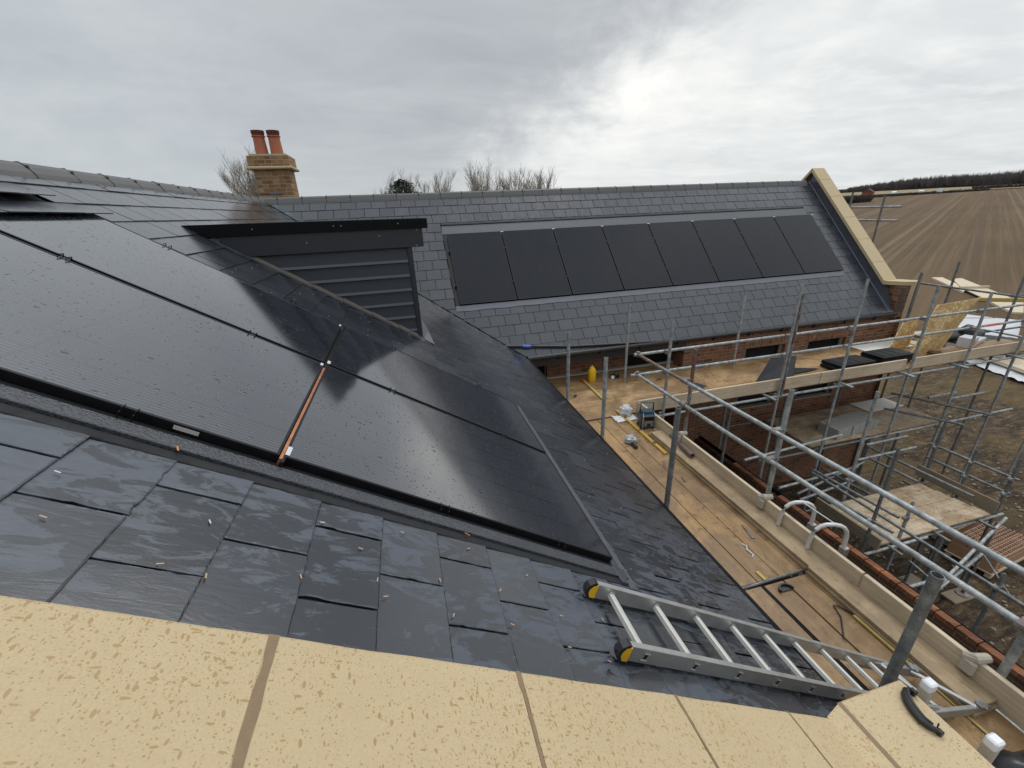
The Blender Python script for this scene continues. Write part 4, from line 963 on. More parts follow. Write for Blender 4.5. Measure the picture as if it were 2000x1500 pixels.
# plastic bag
def crumple(c,sx,sy,sz,seed,n=14,squash=1.0,mat=WPL,name='plastic_bag',parent=None,amp=.35,W=None):
    vs=[];fs=[]; r=random.Random(seed)
    for i in range(n+1):
        ph=math.pi*i/n
        for k in range(n*2):
            th=2*math.pi*k/(n*2); d=Vector((math.sin(ph)*math.cos(th),math.sin(ph)*math.sin(th),math.cos(ph)))
            q=1+amp*noise.noise(d*2.1+Vector((seed,0,0)))+amp*.5*abs(noise.noise(d*5+Vector((0,seed,0))))
            z=d.z*q*sz; z=max(z,-sz*.55)
            vs.append((c[0]+d.x*q*sx,c[1]+d.y*q*sy,c[2]+z+sz*.55))
    for i in range(n):
        for k in range(n*2): fs.append((i*n*2+k,i*n*2+(k+1)%(n*2),(i+1)*n*2+(k+1)%(n*2),(i+1)*n*2+k))
    m=M(); m.add(vs,fs); return m.build(name,mat,parent,smooth='auto')
pb=thing('plastic_bag','crumpled white plastic bag spread out behind the radio','plastic bag',(3.2,5.45,D))
crumple((3.25,5.58,D),.10,.10,.11,3,parent=pb,name='bundle')
m=M(); vs=[];fs=[]
for i in range(9):
    for j in range(7):
        a=i/8;b=j/6; x=2.99+.36*a; y=5.36+.24*b*(1-.3*a); vs.append((x,y,D+.006+.030*abs(noise.noise((x*14,y*14,2)))))
for i in range(8):
    for j in range(6): fs.append((i*7+j,(i+1)*7+j,(i+1)*7+j+1,i*7+j+1))
m.add(vs,fs); m.build('flap',WPL,pb,smooth='auto')
gp=thing('glue_gun','dark headed tool under a cloudy plastic cover lying on the boards','tool',(2.88,4.7,D))
crumple((2.885,4.76,D),.085,.075,.075,8,mat=CLEARP,name='cover',parent=gp,amp=.4)
m=M(); m.bbox((2.84,4.56,D),(2.90,4.70,D+.05),.015); m.build('handle',BLKP,gp)
# brown tube on the planks
tbm=thing('offcut_tube','short rusty brown tube offcut lying on the upper pale plank','tube',(3.39,4.2,D+.08))
m=M(); m.tube([(3.425,4.62,D+.105),(3.40,4.36,D+.112),(3.385,4.27,D+.118)],[.010,.020,.036],12); m.tube([(3.385,4.27,D+.118),(3.365,4.02,D+.118)],.036,14,hollow=.8); m.build('body',plain('brown cardboard tube',(.17,.11,.09),.6,var=.3),tbm,smooth='auto')
# bits
def chip(name,lab,cat,x,y,z,l,w,h,a,mat):
    m=M(); m.bbox((-l/2,-w/2,0),(l/2,w/2,h),.002,T=Matrix.Translation((x,y,z))@Matrix.Rotation(R(a),4,'Z')); return tag(m.build(name,mat),lab,cat)
chip('slate_offcut','dark slate offcut lying on the boards by the outer post','offcut',5.07,6.2,D+.001,.30,.24,.008,30,SL_B)
chip('wood_offcut','small brown wood sliver near the cloudy plastic cover','offcut',3.03,4.13,D,.15,.03,.012,60,GALVR)
chip('wood_offcut','short dark wood sliver on the walkway halfway to the cross gap','offcut',3.05,3.74,D,.10,.025,.01,75,GALVR)
chip('wood_offcut','thin brown lath beside the planks near the aluminium hoops','offcut',3.12,2.75,D,.20,.03,.012,78,GALVR)
chip('yellow_offcut','little yellow wooden peg at the black cross gap of the deck','offcut',2.81,2.245,D,.10,.035,.012,92,YELW)
chip('slate_sliver','slate sliver in front of the recessed wall by the eave post','offcut',2.75,6.55,D,.12,.04,.006,50,BLKP)
chip('slate_sliver','black sliver on the far walkway beyond the guard rails','offcut',4.6,6.75,D,.14,.03,.006,10,BLKP)
m=M(); m.bbox((3.195,1.22,D+.001),(3.222,1.70,D+.02),.003,T=None); m.build('x',YELW).name='yellow_batten'; tag(bpy.data.objects['yellow_batten'],'thin yellow batten wedged along the dark edge of the planks','batten')
m=M(); m.bbox((3.190,.80,D+.001),(3.208,1.20,D+.012),.003); tag(m.build('yellow_batten',YELW),'thin yellow batten near the splayed foot of the ladder','batten')
# half round gutter end
m=M(); n=14; vs=[]
for k in range(n+1):
    t=math.pi*k/n; 
    for rr,zz in ((.062,0),(.062,.022),(.048,.022),(.048,0)): vs.append((2.90+rr*math.cos(t)*1.15,2.05+rr*math.sin(t)*1.0,D+.002+zz*1.2))
fs=[]
for k in range(n):
    for j in range(4): fs.append((k*4+j,k*4+(j+1)%4,(k+1)*4+(j+1)%4,(k+1)*4+j))
m.add(vs,fs); m.prism([(2.90+.06*math.cos(math.pi*k/n)*1.15,2.05+.06*math.sin(math.pi*k/n)) for k in range(n+1)],D+.002,D+.008); tag(m.build('gutter_end',BLKP),'black half round gutter end cap lying by the cross gap','gutter end')
m=M(); m.tube([(3.225,1.70,D+.01),(3.17,1.80,D+.012),(3.14,1.82,D+.012),(3.10,1.72,D+.008),(2.95,1.57,D+.008),(2.955,1.55,D+.008)],.006,6); tag(m.build('bent_wire',BLKP),'thin bent dark strip lying on the lower walkway boards','strip')
m=M(); m.tube([(2.93,2.62,D+.006),(2.95,2.58,D+.012),(2.92,2.54,D+.010),(2.93,2.47,D+.008),(2.90,2.45,D+.006)],.008,6); tag(m.build('tape_scrap',WPL),'curled scrap of white tape on the walkway boards','tape')
# hoops (ladder heads rising past the walkway)
HOOPM=plain('pale aluminium',(.62,.62,.61),.42,.35,var=.12)
hp=thing('access_ladder','aluminium ladder head with two rounded hoops rising over the toe board','ladder',(3.6,2.5,G))
for k,y in enumerate((2.675,2.335)):
    m=M(); 
    ctl=[(3.405,y,D+.085),(3.412,y+.003,D+.18),(3.425,y+.002,D+.25),(3.447,y-.003,D+.305),(3.48,y-.012,D+.343),(3.52,y-.028,D+.362),(3.58,y-.052,D+.368),(3.63,y-.075,D+.360),(3.665,y-.088,D+.338),(3.688,y-.098,D+.303),(3.70,y-.105,D+.25),(3.70,y-.108,D+.15),(3.70,y-.11,D+.02)]
    m.tube(ctl,.020,14); m.build('hoop',HOOPM,hp,smooth='auto')
    m=M(); m.bbox((3.675,y-.145,-5.4),(3.735,y-.085,D+.12),.004); s_=m.build('stile',ALUD,hp)
    for j in range(7):
        q=M(); q.lathe((0,0,0),[(0,.001),(.006,.001),(.006,-.002)],8,T=Matrix.Translation((3.705,y-.146,D+.09-.04*j))@Matrix.Rotation(R(90),4,'X')); q.build('slot',BLK,s_)
m=M(); m.tube([(3.58,2.60,D+.37),(3.60,2.27,D+.366)],.006,6); m.build('tie_rod',WPL,hp)
for z in (-3.4,-3.65,-3.9,-4.15,-4.4): 
    m=M(); m.tube([(3.705,2.56,z),(3.705,2.22,z)],.014,8); m.build('rung',ALUD,hp)
# roof ladder
RUNGM=plain('dull rung aluminium',(.56,.55,.51),.5,.25,var=.18,scale=40)
la=thing('roof_ladder','aluminium ladder with black and yellow end caps lying down the wet slates','ladder',(.6,1.1,-1.6))
def LA(x): return (XE-x)/ca      # slope coordinate
w_hi=LA(.600); w_lo=LA(3.13); h0,h1=.022,.092
for y0 in (1.262,.962):
    m=M(); a=y0-.0; t=.0022; wd=.026
    m.bbox((a,w_lo,h0),(a+.003,w_hi,h1),.0008); m.bbox((a,w_lo,h1-.003),(a+wd,w_hi,h1),.0008); m.bbox((a,w_lo,h0),(a+wd,w_hi,h0+.003),.0008)
    m.bbox((a+.001,w_lo,h1-.0035),(a+wd-.001,w_hi,h1+.0015),.001)
    s_=m.build('stile',ALU,la,MA)
    # end cap
    c=M(); pr=[(w_hi-.004,h0-.004),(w_hi+.012,h0-.004),(w_hi+.030,h0+.020),(w_hi+.036,.057),(w_hi+.030,h1-.012),(w_hi+.012,h1+.006),(w_hi-.006,h1+.006)]
    Tc=MA
    c.add([(a-.004,w,h) for w,h in pr]+[(a+wd+.004,w,h) for w,h in pr],[tuple(range(7))[::-1],tuple(range(7,14))]+[(k,(k+1)%7,7+(k+1)%7,7+k) for k in range(7)]); e_=c.build('end_cap',BLKP,s_,MA)
    c=M(); pr=[(w_hi-.030,h0-.001),(w_hi-.002,h0-.001),(w_hi+.014,h0+.018),(w_hi+.018,.057),(w_hi+.010,h1-.012),(w_hi-.012,h1-.001)]
    c.add([(a-.0055,w,h) for w,h in pr]+[(a-.001,w,h) for w,h in pr],[tuple(range(6))[::-1],tuple(range(6,12))]+[(k,(k+1)%6,6+(k+1)%6,6+k) for k in range(6)]); c.build('cap_insert',YEL,s_,MA)
    for k in range(11):
        wr=LA(.690+.2475*k)
        if wr<w_lo+.05: break
        q=M(); q.bbox((a-.0022,wr-.014,.040),(a-.0004,wr+.014,.074),.0005); q.bbox((a-.0055,wr-.016,.038),(a-.0020,wr+.016,.0425),.0008); q.bbox((a-.0055,wr-.016,.0715),(a-.0020,wr+.016,.076),.0008); q.build('rung_socket',CHROME,s_,MA)
        q=M(); q.bbox((a-.0032,wr-.008,.046),(a-.0021,wr+.008,.068),.0003); q.build('rung_hole',BLK,s_,MA)
for k in range(11):
    wr=LA(.690+.2475*k)
    if wr<w_lo+.05: break
    m=M(); m.bbox((.965,wr-.014,.044),(1.264,wr+.014,.070),.004); m.build('rung',RUNGM,la,MA)
# second ladder section on the deck beyond the kneeler
l2=thing('folded_ladder','muddy ladder foot section lying on the deck below the corner stone','ladder',(3.1,1.0,D))
for a_,b_ in (((2.62,1.30,-2.93),(3.15,1.20,-3.13)),((2.75,.97,-3.02),(3.36,.93,-3.17))):
    m=M(); d=(Vector(b_)-Vector(a_)); L=d.length; X_=d.normalized(); Y_=Vector((0,0,1)).cross(X_).normalized(); Z_=X_.cross(Y_); T2=Matrix(((X_.x,Y_.x,Z_.x,a_[0]),(X_.y,Y_.y,Z_.y,a_[1]),(X_.z,Y_.z,Z_.z,a_[2]),(0,0,0,1)))
    m.bbox((0,-.013,-.035),(L,.013,.035),.003,T=T2); s_=m.build('stile',ALUD,l2)
    q=M(); q.bbox((L-.12,-.022,.036),(L-.04,.022,.052),.004,T=T2); q.tube([T2@Vector((L-.08,-.03,.04)),T2@Vector((L-.08,.03,.04))],.012,8); q.build('locking_hook',FIT,s_)
m=M(); m.tube([(3.06,1.21,-3.08),(3.24,.94,-3.11)],.015,10); m.build('rung',ALU,l2)
m=M(); m.tube([(2.82,1.26,-2.98),(2.96,.96,-3.06)],.015,10); m.build('rung',ALU,l2)
# white capped ladder at the corner stone
wl=thing('white_capped_ladder','pair of square pale ladder stiles with white caps rising past the corner stone','ladder',(2.02,.6,D))
for y in (.722,.498):
    m=M(); m.bbox((1.985,y-.020,D),(2.030,y+.020,-2.02),.006); s_=m.build('stile',plain('pale dirty plastic %.2f'%y,(.47,.44,.36),.6,var=.25,scale=30),wl)
    c=M(); c.bbox((1.983,y-.021,-2.035),(2.032,y+.021,-1.985),.007); c.build('cap',plain('white cap %.2f'%y,(.78,.79,.83),.35,var=.05),s_)
for z in (-2.4,-2.65,-2.9):
    m=M(); m.tube([(2.007,.722,z),(2.007,.498,z)],.012,8); m.build('rung',ALUD,wl)
# black clip on corner stone
m=M(); cpts=[(1.905,.722),(1.880,.729),(1.856,.716),(1.836,.690),(1.822,.658),(1.815,.625),(1.822,.597),(1.838,.578)]
m.tube([(x+.004,y,zk+.016) for x,y in cpts],[.008,.013,.016,.017,.017,.016,.013,.009],10)
m.tube([(x+.014,y+.002,zk+.030) for x,y in cpts[1:-1]],[.004,.006,.007,.007,.006,.004],8)
m.bbox((1.896,.704,zk+.001),(1.914,.728,zk+.030),.003); m.bbox((1.832,.566,zk+.001),(1.852,.586,zk+.026),.003); m.tube([(1.850,.590,zk+.01),(1.856,.594,zk+.034)],.003,6)
tag(m.build('gutter_clip',BLKP,smooth='auto'),'curved black plastic gutter clip lying on the corner coping stone','clip')
crumple((2.62,.50,-2.97),.30,.16,.26,21,mat=BLKP,name='black_sack',amp=.22); tag(bpy.data.objects['black_sack'],'shiny black sack standing below the corner stone by the white stiles','sack')
# window cleaning style pole on valley
pl_=thing('black_pole','long black pole with blue tape lying along the far eave from the valley','pole',(1.5,7.3,-2.3))
m=M(); m.tube([(1.48,7.295,-2.295),(2.95,7.165,-2.43),(3.9,7.12,-2.475),(5.0,7.08,-2.525)],.021,12); m.build('shaft',BLKP,pl_)
m=M(); m.tube([(1.47,7.30,-2.295),(1.50,7.292,-2.30)],.024,12); m.build('end_cap',BLK,pl_)
m=M(); m.tube([(1.965,7.25,-2.338),(2.02,7.245,-2.343),(2.07,7.24,-2.348),(2.12,7.237,-2.353)],[.025,.031,.029,.025],12); m.build('tape',BLUE,pl_)
# --- far deck items
def stack(name,lab,cat,x0,x1,y0,y1,n,t,mat,seed):
    rt=thing(name,lab,cat,((x0+x1)/2,(y0+y1)/2,D)); r=random.Random(seed)
    for k in range(n):
        dx,dy=r.uniform(-.02,.02),r.uniform(-.02,.02); m=M(); z=D+.002+k*(t+.003)
        m.bbox((x0+dx,y0+dy,z),(x1+dx,y1+dy,z+t),.006)
        if k==n-1:
            m.bbox((x0+dx+.05,y0+dy+.05,z+t),(x1+dx-.05,y1+dy-.05,z+t+.006),.003)
            for q in range(3): m.bbox((x0+dx+.1+.2*q,y0+dy+.07,z+t+.006),(x0+dx+.14+.2*q,y1+dy-.07,z+t+.012),.002)
        m.build('tray',mat,rt)
TRAYM=plain('black roofing tray',(.012,.013,.017),.5,var=.3,scale=6,spec=.22)
stack('tray_stack','neat taller stack of black roofing trays on the far walkway near the leaning strand board','stack of trays',9.10,9.92,5.87,6.32,5,.034,TRAYM,1)
stack('tray_stack','lower untidy stack of black roofing trays on the far walkway','stack of trays',8.02,8.90,5.86,6.28,4,.034,TRAYM,2)
fbd=thing('roof_tray','thin black roofing tray propped up behind the toe board','tray',(6.8,6.1,D))
m=M(); a_=Vector((6.22,6.02,D+.01)); b_=Vector((7.05,5.98,D+.01)); c_=Vector((7.56,6.45,-2.97)); d_=Vector((6.92,6.45,-2.93)); nn_=(b_-a_).cross(d_-a_).normalized()*.010
m.add([a_,b_,c_,d_,a_+nn_,b_+nn_,c_+nn_,d_+nn_],[(0,3,2,1),(4,5,6,7),(0,1,5,4),(1,2,6,5),(2,3,7,6),(3,0,4,7)]); m.build('panel',TRAYM,fbd)
m=M(); m.add([(7.0,6.05,D+.03),(7.9,6.15,D+.02),(7.4,6.3,D+.04),(6.95,6.25,D+.03)],[(0,1,2,3)]); m.build('flap',TRAYM,fbd)
ob=thing('strand_board','tilted sheet of yellow strand board leaning at the end of the far walkway','board',(10.8,6.1,D))
m=M(); P4=[Vector((9.95,5.98,D+.02)),Vector((11.25,6.22,D+.02)),Vector((11.85,6.22,-2.11)),Vector((10.64,6.20,-2.15))]; P5=[Vector((9.35,6.05,D+.01)),P4[0],P4[3],Vector((9.9,6.25,-2.62))]
nn_=(P4[1]-P4[0]).cross(P4[3]-P4[0]).normalized()*.018
m.add(P4+[p+nn_ for p in P4],[(0,3,2,1),(4,5,6,7),(0,1,5,4),(1,2,6,5),(2,3,7,6),(3,0,4,7)]); m.build('sheet',OSB,ob)
ob2=M(); a_=Vector((9.95,6.40,D+.01)); b_=Vector((10.85,6.60,D+.01)); c_=Vector((11.2,6.75,-2.60)); d_=Vector((10.55,6.65,-2.62)); n2=(b_-a_).cross(d_-a_).normalized()*.016
ob2.add([a_,b_,c_,d_]+[p+n2 for p in (a_,b_,c_,d_)],[(0,3,2,1),(4,5,6,7),(0,1,5,4),(1,2,6,5),(2,3,7,6),(3,0,4,7)]); tag(ob2.build('strand_board_offcut',OSB),'smaller strand board offcut behind the leaning sheet','board')
m=M(); m.bbox((9.7,6.55,D+.001),(11.0,7.1,D+.013),.003); tag(m.build('plywood_sheet',WHITEM),'wet pale plywood sheet lying on the far walkway by the gable pier','plywood')
for k,(x0,x1,y0,y1,z) in enumerate(((11.0,11.45,6.5,7.15,D+.002),(11.3,12.5,6.75,7.0,D+.06),(11.4,12.6,7.02,7.25,D+.02))):
    m=M(); m.bbox((x0,y0,z),(x1,y1,z+.04),.004); tag(m.build('timber_piece',WHW),('short pale block at the foot of the gable pier','pale timber resting across others beside the gable pier','second pale timber lying behind the first beside the pier')[k],'timber')
bx=thing('cardboard_box','small white box with red printed marks on the far walkway','box',(11.95,6.2,D))
m=M(); m.bbox((-.17,-.12,0),(.17,.12,.22),.004,T=Matrix.Translation((11.95,6.18,D))@Matrix.Rotation(R(14),4,'Z')); m.build('carton',WPL,bx)
m=M(); Tq=Matrix.Translation((11.95,6.18,D))@Matrix.Rotation(R(14),4,'Z')
for dx,dz,w,h in ((-.12,.05,.03,.10),(-.07,.06,.05,.035),(-.07,.11,.05,.035),(.0,.05,.03,.10)): m.box((dx,-.1225,dz),(dx+w,-.1205,dz+h),T=Tq)
m.build('red_print',RED,bx)
m=M(); m.bbox((.2,-.10,0),(.75,.10,.10),.01,T=Tq); m.build('wrapper',WPL,bx)
crumple((12.5,6.62,D),.62,.25,.16,5,mat=BLKP,name='black_sheet',amp=.15); tag(bpy.data.objects['black_sheet'],'black plastic sheet heaped behind the white box','sheet')
crumple((12.35,6.45,D+.08),.17,.15,.20,6,mat=BLKP,name='black_bucket_bag',amp=.08); tag(bpy.data.objects['black_bucket_bag'],'round black bag standing behind the white box','bag')
crumple((10.75,6.0,D),.16,.10,.05,9,mat=plain('brown rag',(.10,.06,.035),.9,var=.4),name='rag',amp=.5); tag(bpy.data.objects['rag'],'muddy brown rag at the foot of the strand board','rag')
m=M(); m.bbox((5.70,7.0,D+.002),(5.82,7.12,D+.05),.01); tag(m.build('blue_scrap',BLUE),'small blue scrap at the foot of the brick pier','scrap')
# concrete blocks on lower lift
for k in range(11):
    x=8.13+k*.110; dy=random.uniform(-.015,.015)+.012*k; t=random.uniform(-1.5,1.5); hh=.215
    m=M(); m.bbox((-.048,-.22,0),(.048,.22,hh),.004,T=Matrix.Translation((x+.05,5.86+dy,-4.598))@Matrix.Rotation(R(t+2),4,'Z')); o=m.build('concrete_block',BLOCK)
    tag(o,'grey concrete block standing on edge in the row on the lower scaffold deck','concrete block','concrete blocks in a row on the lower deck')
# brick packs
def brickpack(x0,y0,z1,nx,ny,lab,rot,base=True,grp='packs of new bricks'):
    rt=thing('brick_pack',lab,'pack of bricks',(x0,y0,G),grp); T2=Matrix.Translation((x0,y0,0))@Matrix.Rotation(R(rot),4,'Z')
    L,Wd=.23,.075
    m=M(); m.bbox((0,0,G+.12 if base else z1-.5),(nx*Wd,ny*L,z1-.105),.006,T=T2); m.build('lower_courses',PERF,rt)
    for i in range(nx):
        for j in range(ny):
            m=M(); x=i*Wd;y=j*L; m.bbox((x+.003,y+.004,z1-.10),(x+Wd-.009,y+L-.008,z1+random.uniform(-.004,.004)),.003,T=T2)
            for q in range(3): m.box((x+.022,y+.025+q*.062,z1+.0045),(x+Wd-.028,y+.070+q*.062,z1+.0055),1,T=T2)
            m.build('brick',[PERF,DARK],rt)
    if base:
        m=M()
        for k in range(3): m.bbox((0,k*(ny*L-.09)/2,G),(nx*Wd,k*(ny*L-.09)/2+.09,G+.10),.003,T=T2)
        m.bbox((-.02,-.02,G+.10),(nx*Wd+.02,ny*L+.02,G+.12),.002,T=T2); m.build('pallet',WHW,rt)
brickpack(10.36,3.62,-6.47,15,3,'pack of new facing bricks on a pallet in the mud, standing clear of the platform',6)
brickpack(10.35,4.42,-6.55,12,2,'lower pack of bricks half hidden behind the platform toe board end',6)
brickpack(10.12,3.58,-6.42,2,3,'narrow leaning column of bricks at the edge of the pack by the jack',8)
for k in range(14):
    x,y=random.uniform(7.2,9.2),random.uniform(1.9,2.9)
# ------------------------------------------------------------------ site stuff on the ground
wp=thing('wrapped_pallet','big pallet of boards wrapped in white plastic standing in the mud','wrapped pallet',(25.5,12.8,G))
WPX=Matrix.Translation((25.3,12.7,0))@Matrix.Rotation(R(26),4,'Z')
m=M()
for k in range(9): m.bbox((-1.62+random.uniform(-.03,.03),-.9,G+.15+k*.13),(1.62+random.uniform(-.03,.03),.9,G+.15+k*.13+.118),.02,T=WPX)
m.build('boards',plain('wrapped pale boards',(.42,.43,.44),.4,var=.35,scale=3),wp)
vs=[];fs=[];n1,n2=24,14
for i in range(n1+1):
    for j in range(n2+1):
        u_=i/n1*2-1; v_=j/n2*2-1; x=u_*1.78; y=v_*1.05; z=G+1.36+.05*noise.noise((x*2,y*2,1))
        ed=max(abs(u_)-.88,0)/.12; ed2=max(abs(v_)-.84,0)/.16; z-=.16*max(ed,ed2)**1.2*(.7+.5*noise.noise((x*3,y*3,4)))
        vs.append(WPX@Vector((x,y,z)))
for i in range(n1):
    for j in range(n2): fs.append((i*(n2+1)+j,(i+1)*(n2+1)+j,(i+1)*(n2+1)+j+1,i*(n2+1)+j+1))
m=M(); m.add(vs,fs); m.build('plastic_cover',plain('bright plastic cover',(.52,.53,.56),.45,var=.12,scale=2,bump=.3),wp,smooth='auto')
m=M(); 
for k in (-1.3,0,1.3): m.bbox((k-.1,-.9,G),(k+.1,.9,G+.14),.01,T=WPX)
m.build('pallet_bearer',WHW,wp)
tf=thing('timber_pack','bundle of pale battens lying on a crumpled white film in the mud','timber pack',(24.3,11,G))
T3=Matrix.Translation((24.3,10.9,0))@Matrix.Rotation(R(-111),4,'Z')
for k in range(8):
    m=M(); m.bbox((-.9,-.55+k*.14,G+.12),(2.2,-.55+k*.14+.13,G+.26),.006,T=T3); m.build('batten',WHW,tf)
vs=[];fs=[];n1,n2=26,12
for i in range(n1+1):
    for j in range(n2+1):
        x=-1.45+i/n1*3.6; y=-1.25+j/n2*1.9; z=G+.03+.13*abs(noise.noise((x*2.3,y*2.3,7)))+(.12 if x<-1.0 else 0)*(.5+noise.noise((x*4,y*4,1)))
        vs.append(T3@Vector((x,y+.12*noise.noise((x*2,3,1)),z)))
for i in range(n1):
    for j in range(n2): fs.append((i*(n2+1)+j,(i+1)*(n2+1)+j,(i+1)*(n2+1)+j+1,i*(n2+1)+j+1))
m=M(); m.add(vs,fs); m.build('film',WPL,tf,smooth='auto')
def gboard(name,lab,pts,z,t,mat):
    m=M(); m.prism(pts,z,z+t); return tag(m.build(name,mat),lab,'board')
gboard('timber_board','far pale board lying on the field, its tip furthest from the house',[(44.54, 27.0), (45.19, 26.62), (41.33, 22.55), (39.59, 21.76)],G,.14,WHW)
gboard('timber_board','long wide pale board slanting across the field boards',[(44.66, 25.59), (45.48, 25.44), (39.13, 18.79), (37.73, 19.48), (40.61, 22.44)],G+.15,.05,WHW)
gboard('timber_board','pale board nearest the wrapped pallet of the boards on the field',[(37.32, 18.92), (38.75, 18.04), (35.42, 16.31), (35.04, 16.63)],G,.12,WHW)
m=M(); m.bbox((-1.0,-.09,0),(1.0,.09,.22),.01,T=Matrix.Translation((41.2,22.1,G+.15))@Matrix.Rotation(R(-20),4,'Z')); tag(m.build('batten',TX),'shorter batten laid across the long field board','batten')
m=M(); m.bbox((-1.6,-.09,0),(1.6,.09,.24),.01,T=Matrix.Translation((38.8,18.8,G+.02))@Matrix.Rotation(R(-32),4,'Z')); tag(m.build('batten',YELW),'yellowish batten at the join between two field boards','batten')

# vehicles, cottage
def terr(x,y):
    d=x*math.sin(R(58))+y*math.cos(R(58)); l=lambda a,b:min(1,max(0,(d-a)/(b-a)))
    return G+7.45*l(56,300)+2.9*l(300,430)+.9*l(430,900)
def car(x,y,rot,lab,van=False):
    z=terr(x,y); T=Matrix.Translation((x,y,z))@Matrix.Rotation(R(rot),4,'Z'); rt=thing('parked_car' if not van else 'parked_van',lab,'van' if van else 'car',(x,y,z))
    h=2.1 if van else 1.45; L=5.2 if van else 4.3
    body=[(-L/2,.35),(L/2,.35),(L/2,.95),(L/2-.9,1.05),(L/2-(1.5 if van else 1.7),h),(-L/2+(.1 if van else .6),h),(-L/2,1.0)]
    m=M(); n=len(body); m.add([T@Vector((a,-.9,b)) for a,b in body]+[T@Vector((a,.9,b)) for a,b in body],[tuple(range(n))[::-1],tuple(range(n,2*n))]+[(k,(k+1)%n,n+(k+1)%n,n+k) for k in range(n)]); m.build('body',CARW,rt)
    m=M(); m.box((-L/2+.9,-.92,1.0),(L/2-1.6,.92,h-.15),T=T); m.build('side_window',CARG,rt)
    for a in (-L/2+.8,L/2-.85):
        for b in (-.85,.85):
            q=M(); q.tube([T@Vector((a,b-.1,.33)),T@Vector((a,b+.1,.33))],.33,14); q.build('wheel',BLKP,rt)
car(238,171,25,'small white car parked at the field edge next to the hedge nearest the red cottage')
car(243,163,35,'middle white car parked at the far field edge')
car(238,152,30,'white van parked at the far field edge closest to the wood',True)
hx,hy=216,167; hz=terr(hx,hy)
ct=thing('brick_cottage','tiny red brick cottage at the far left end of the field','cottage',(hx,hy,hz)); Th=Matrix.Translation((hx,hy,hz))@Matrix.Rotation(R(30),4,'Z')
m=M(); m.box((-2.6,-2,0),(2.6,2,2.2),T=Th); m.build('wall',HOUSER,ct)
m=M(); m.add([Th@Vector(p) for p in ((-2.8,-2.2,2.15),(2.8,-2.2,2.15),(2.8,2.2,2.15),(-2.8,2.2,2.15),(-2.8,0,3.6),(2.8,0,3.6))],[(0,1,5,4),(2,3,4,5),(0,4,3),(1,2,5)]); m.build('roof',plain('old red tiles',(.13,.055,.04),.8),ct)
for k in (-1.5,1.5):
    m=M(); m.box((k-.4,-2.05,.8),(k+.4,-2.0,1.7),T=Th); m.build('window',CARG,ct)
# ------------------------------------------------------------------ ground
gx=np.concatenate([np.linspace(-900,-40,14),np.linspace(-30,3,12),np.linspace(3.6,30,150),np.linspace(31,90,60),np.geomspace(94,1500,40)])
gy=np.concatenate([np.linspace(-700,-30,12),np.linspace(-22,-3,8),np.linspace(-2.5,27,150),np.linspace(28,90,55),np.geomspace(94,1500,36)])
vs=[]
for x in gx:
    for y in gy:
        z=terr(x,y); d=math.hypot(x-12,y-6)
        near_=max(0,1-max(0,d-14)/14)
        if x>3 and d<30:
            a=R(-24); xr_=x*math.cos(a)-y*math.sin(a); yr_=x*math.sin(a)+y*math.cos(a)
            z+=near_*(.085*noise.noise((xr_*.55,yr_*2.2,0))+.05*noise.noise((xr_*1.7,yr_*5,3))+.035*noise.noise((x*4,y*4,9)))-.03*near_
        elif d>40: z+=.03*noise.noise((x*.05,y*.05,1))
        vs.append((x,y,z))
ny=len(gy); fs=[(i*ny+j,(i+1)*ny+j,(i+1)*ny+j+1,i*ny+j+1) for i in range(len(gx)-1) for j in range(ny-1)]
m=M(); m.add(vs,fs); tag(m.build('ground',GROUND,smooth=True),kind='structure')
# stones in the mud
m=M(); r9=random.Random(5)
for i in range(2200):
    x=r9.uniform(6.4,18); y=r9.uniform(-1,6.5) if r9.random()<.6 else r9.uniform(-1,14); s=r9.uniform(.008,.035)*(1.6 if r9.random()<.06 else 1)
    c=Vector((x,y,G+.01)); q=[c+Vector((r9.uniform(.6,1.2)*s*math.cos(t),r9.uniform(.6,1.2)*s*math.sin(t),r9.uniform(-.2,.2)*s)) for t in (0,1.26,2.5,3.8,5.0)]
    m.add(q+[c+Vector((0,0,s*.7)),],[(0,1,5),(1,2,5),(2,3,5),(3,4,5),(4,0,5)])
tag(m.build('rubble',plain('pale rubble',(.30,.26,.20),.85,var=.5,scale=3)),'pale stones and mortar crumbs strewn over the mud','rubble',kind='stuff')
# ------------------------------------------------------------------ woodland on the horizon, hedges
def twigs(m,base,H,Wd,n,rad,r,spread=.9,mi=0):
    for k in range(n):
        t=r.uniform(0,2*math.pi); h0=H*r.uniform(.12,.45); s=r.uniform(.1,1)
        a=base+Vector((math.cos(t)*Wd*.12*s,math.sin(t)*Wd*.12*s,h0)); ex=Wd*.5*s*spread
        hh=H*(1-.33*s*s)*r.uniform(.82,1.0)
        mid=base+Vector((math.cos(t)*ex*.7,math.sin(t)*ex*.7,(h0+hh)*.5)); b=base+Vector((math.cos(t)*ex,math.sin(t)*ex,hh))
        m.tube([a,mid,b],[rad,rad*.75,rad*.25],3,mi,caps=False)
wd=M(); r3=random.Random(12)
def edge_h(azd):  # woodland height rises away from its left end
    return 2.8+5.3*min(1,max(0,(azd-50.2)/5.5))**.8
for i in range(2300):
    azd=r3.uniform(49.6,78); dd=r3.uniform(405,520); x=math.sin(R(azd))*dd; y=math.cos(R(azd))*dd; H=edge_h(azd)*r3.uniform(.78,1.12)
    twigs(wd,Vector((x,y,terr(x,y))),H,4.6,13,.13,r3)
vs=[];fs=[]; k=0
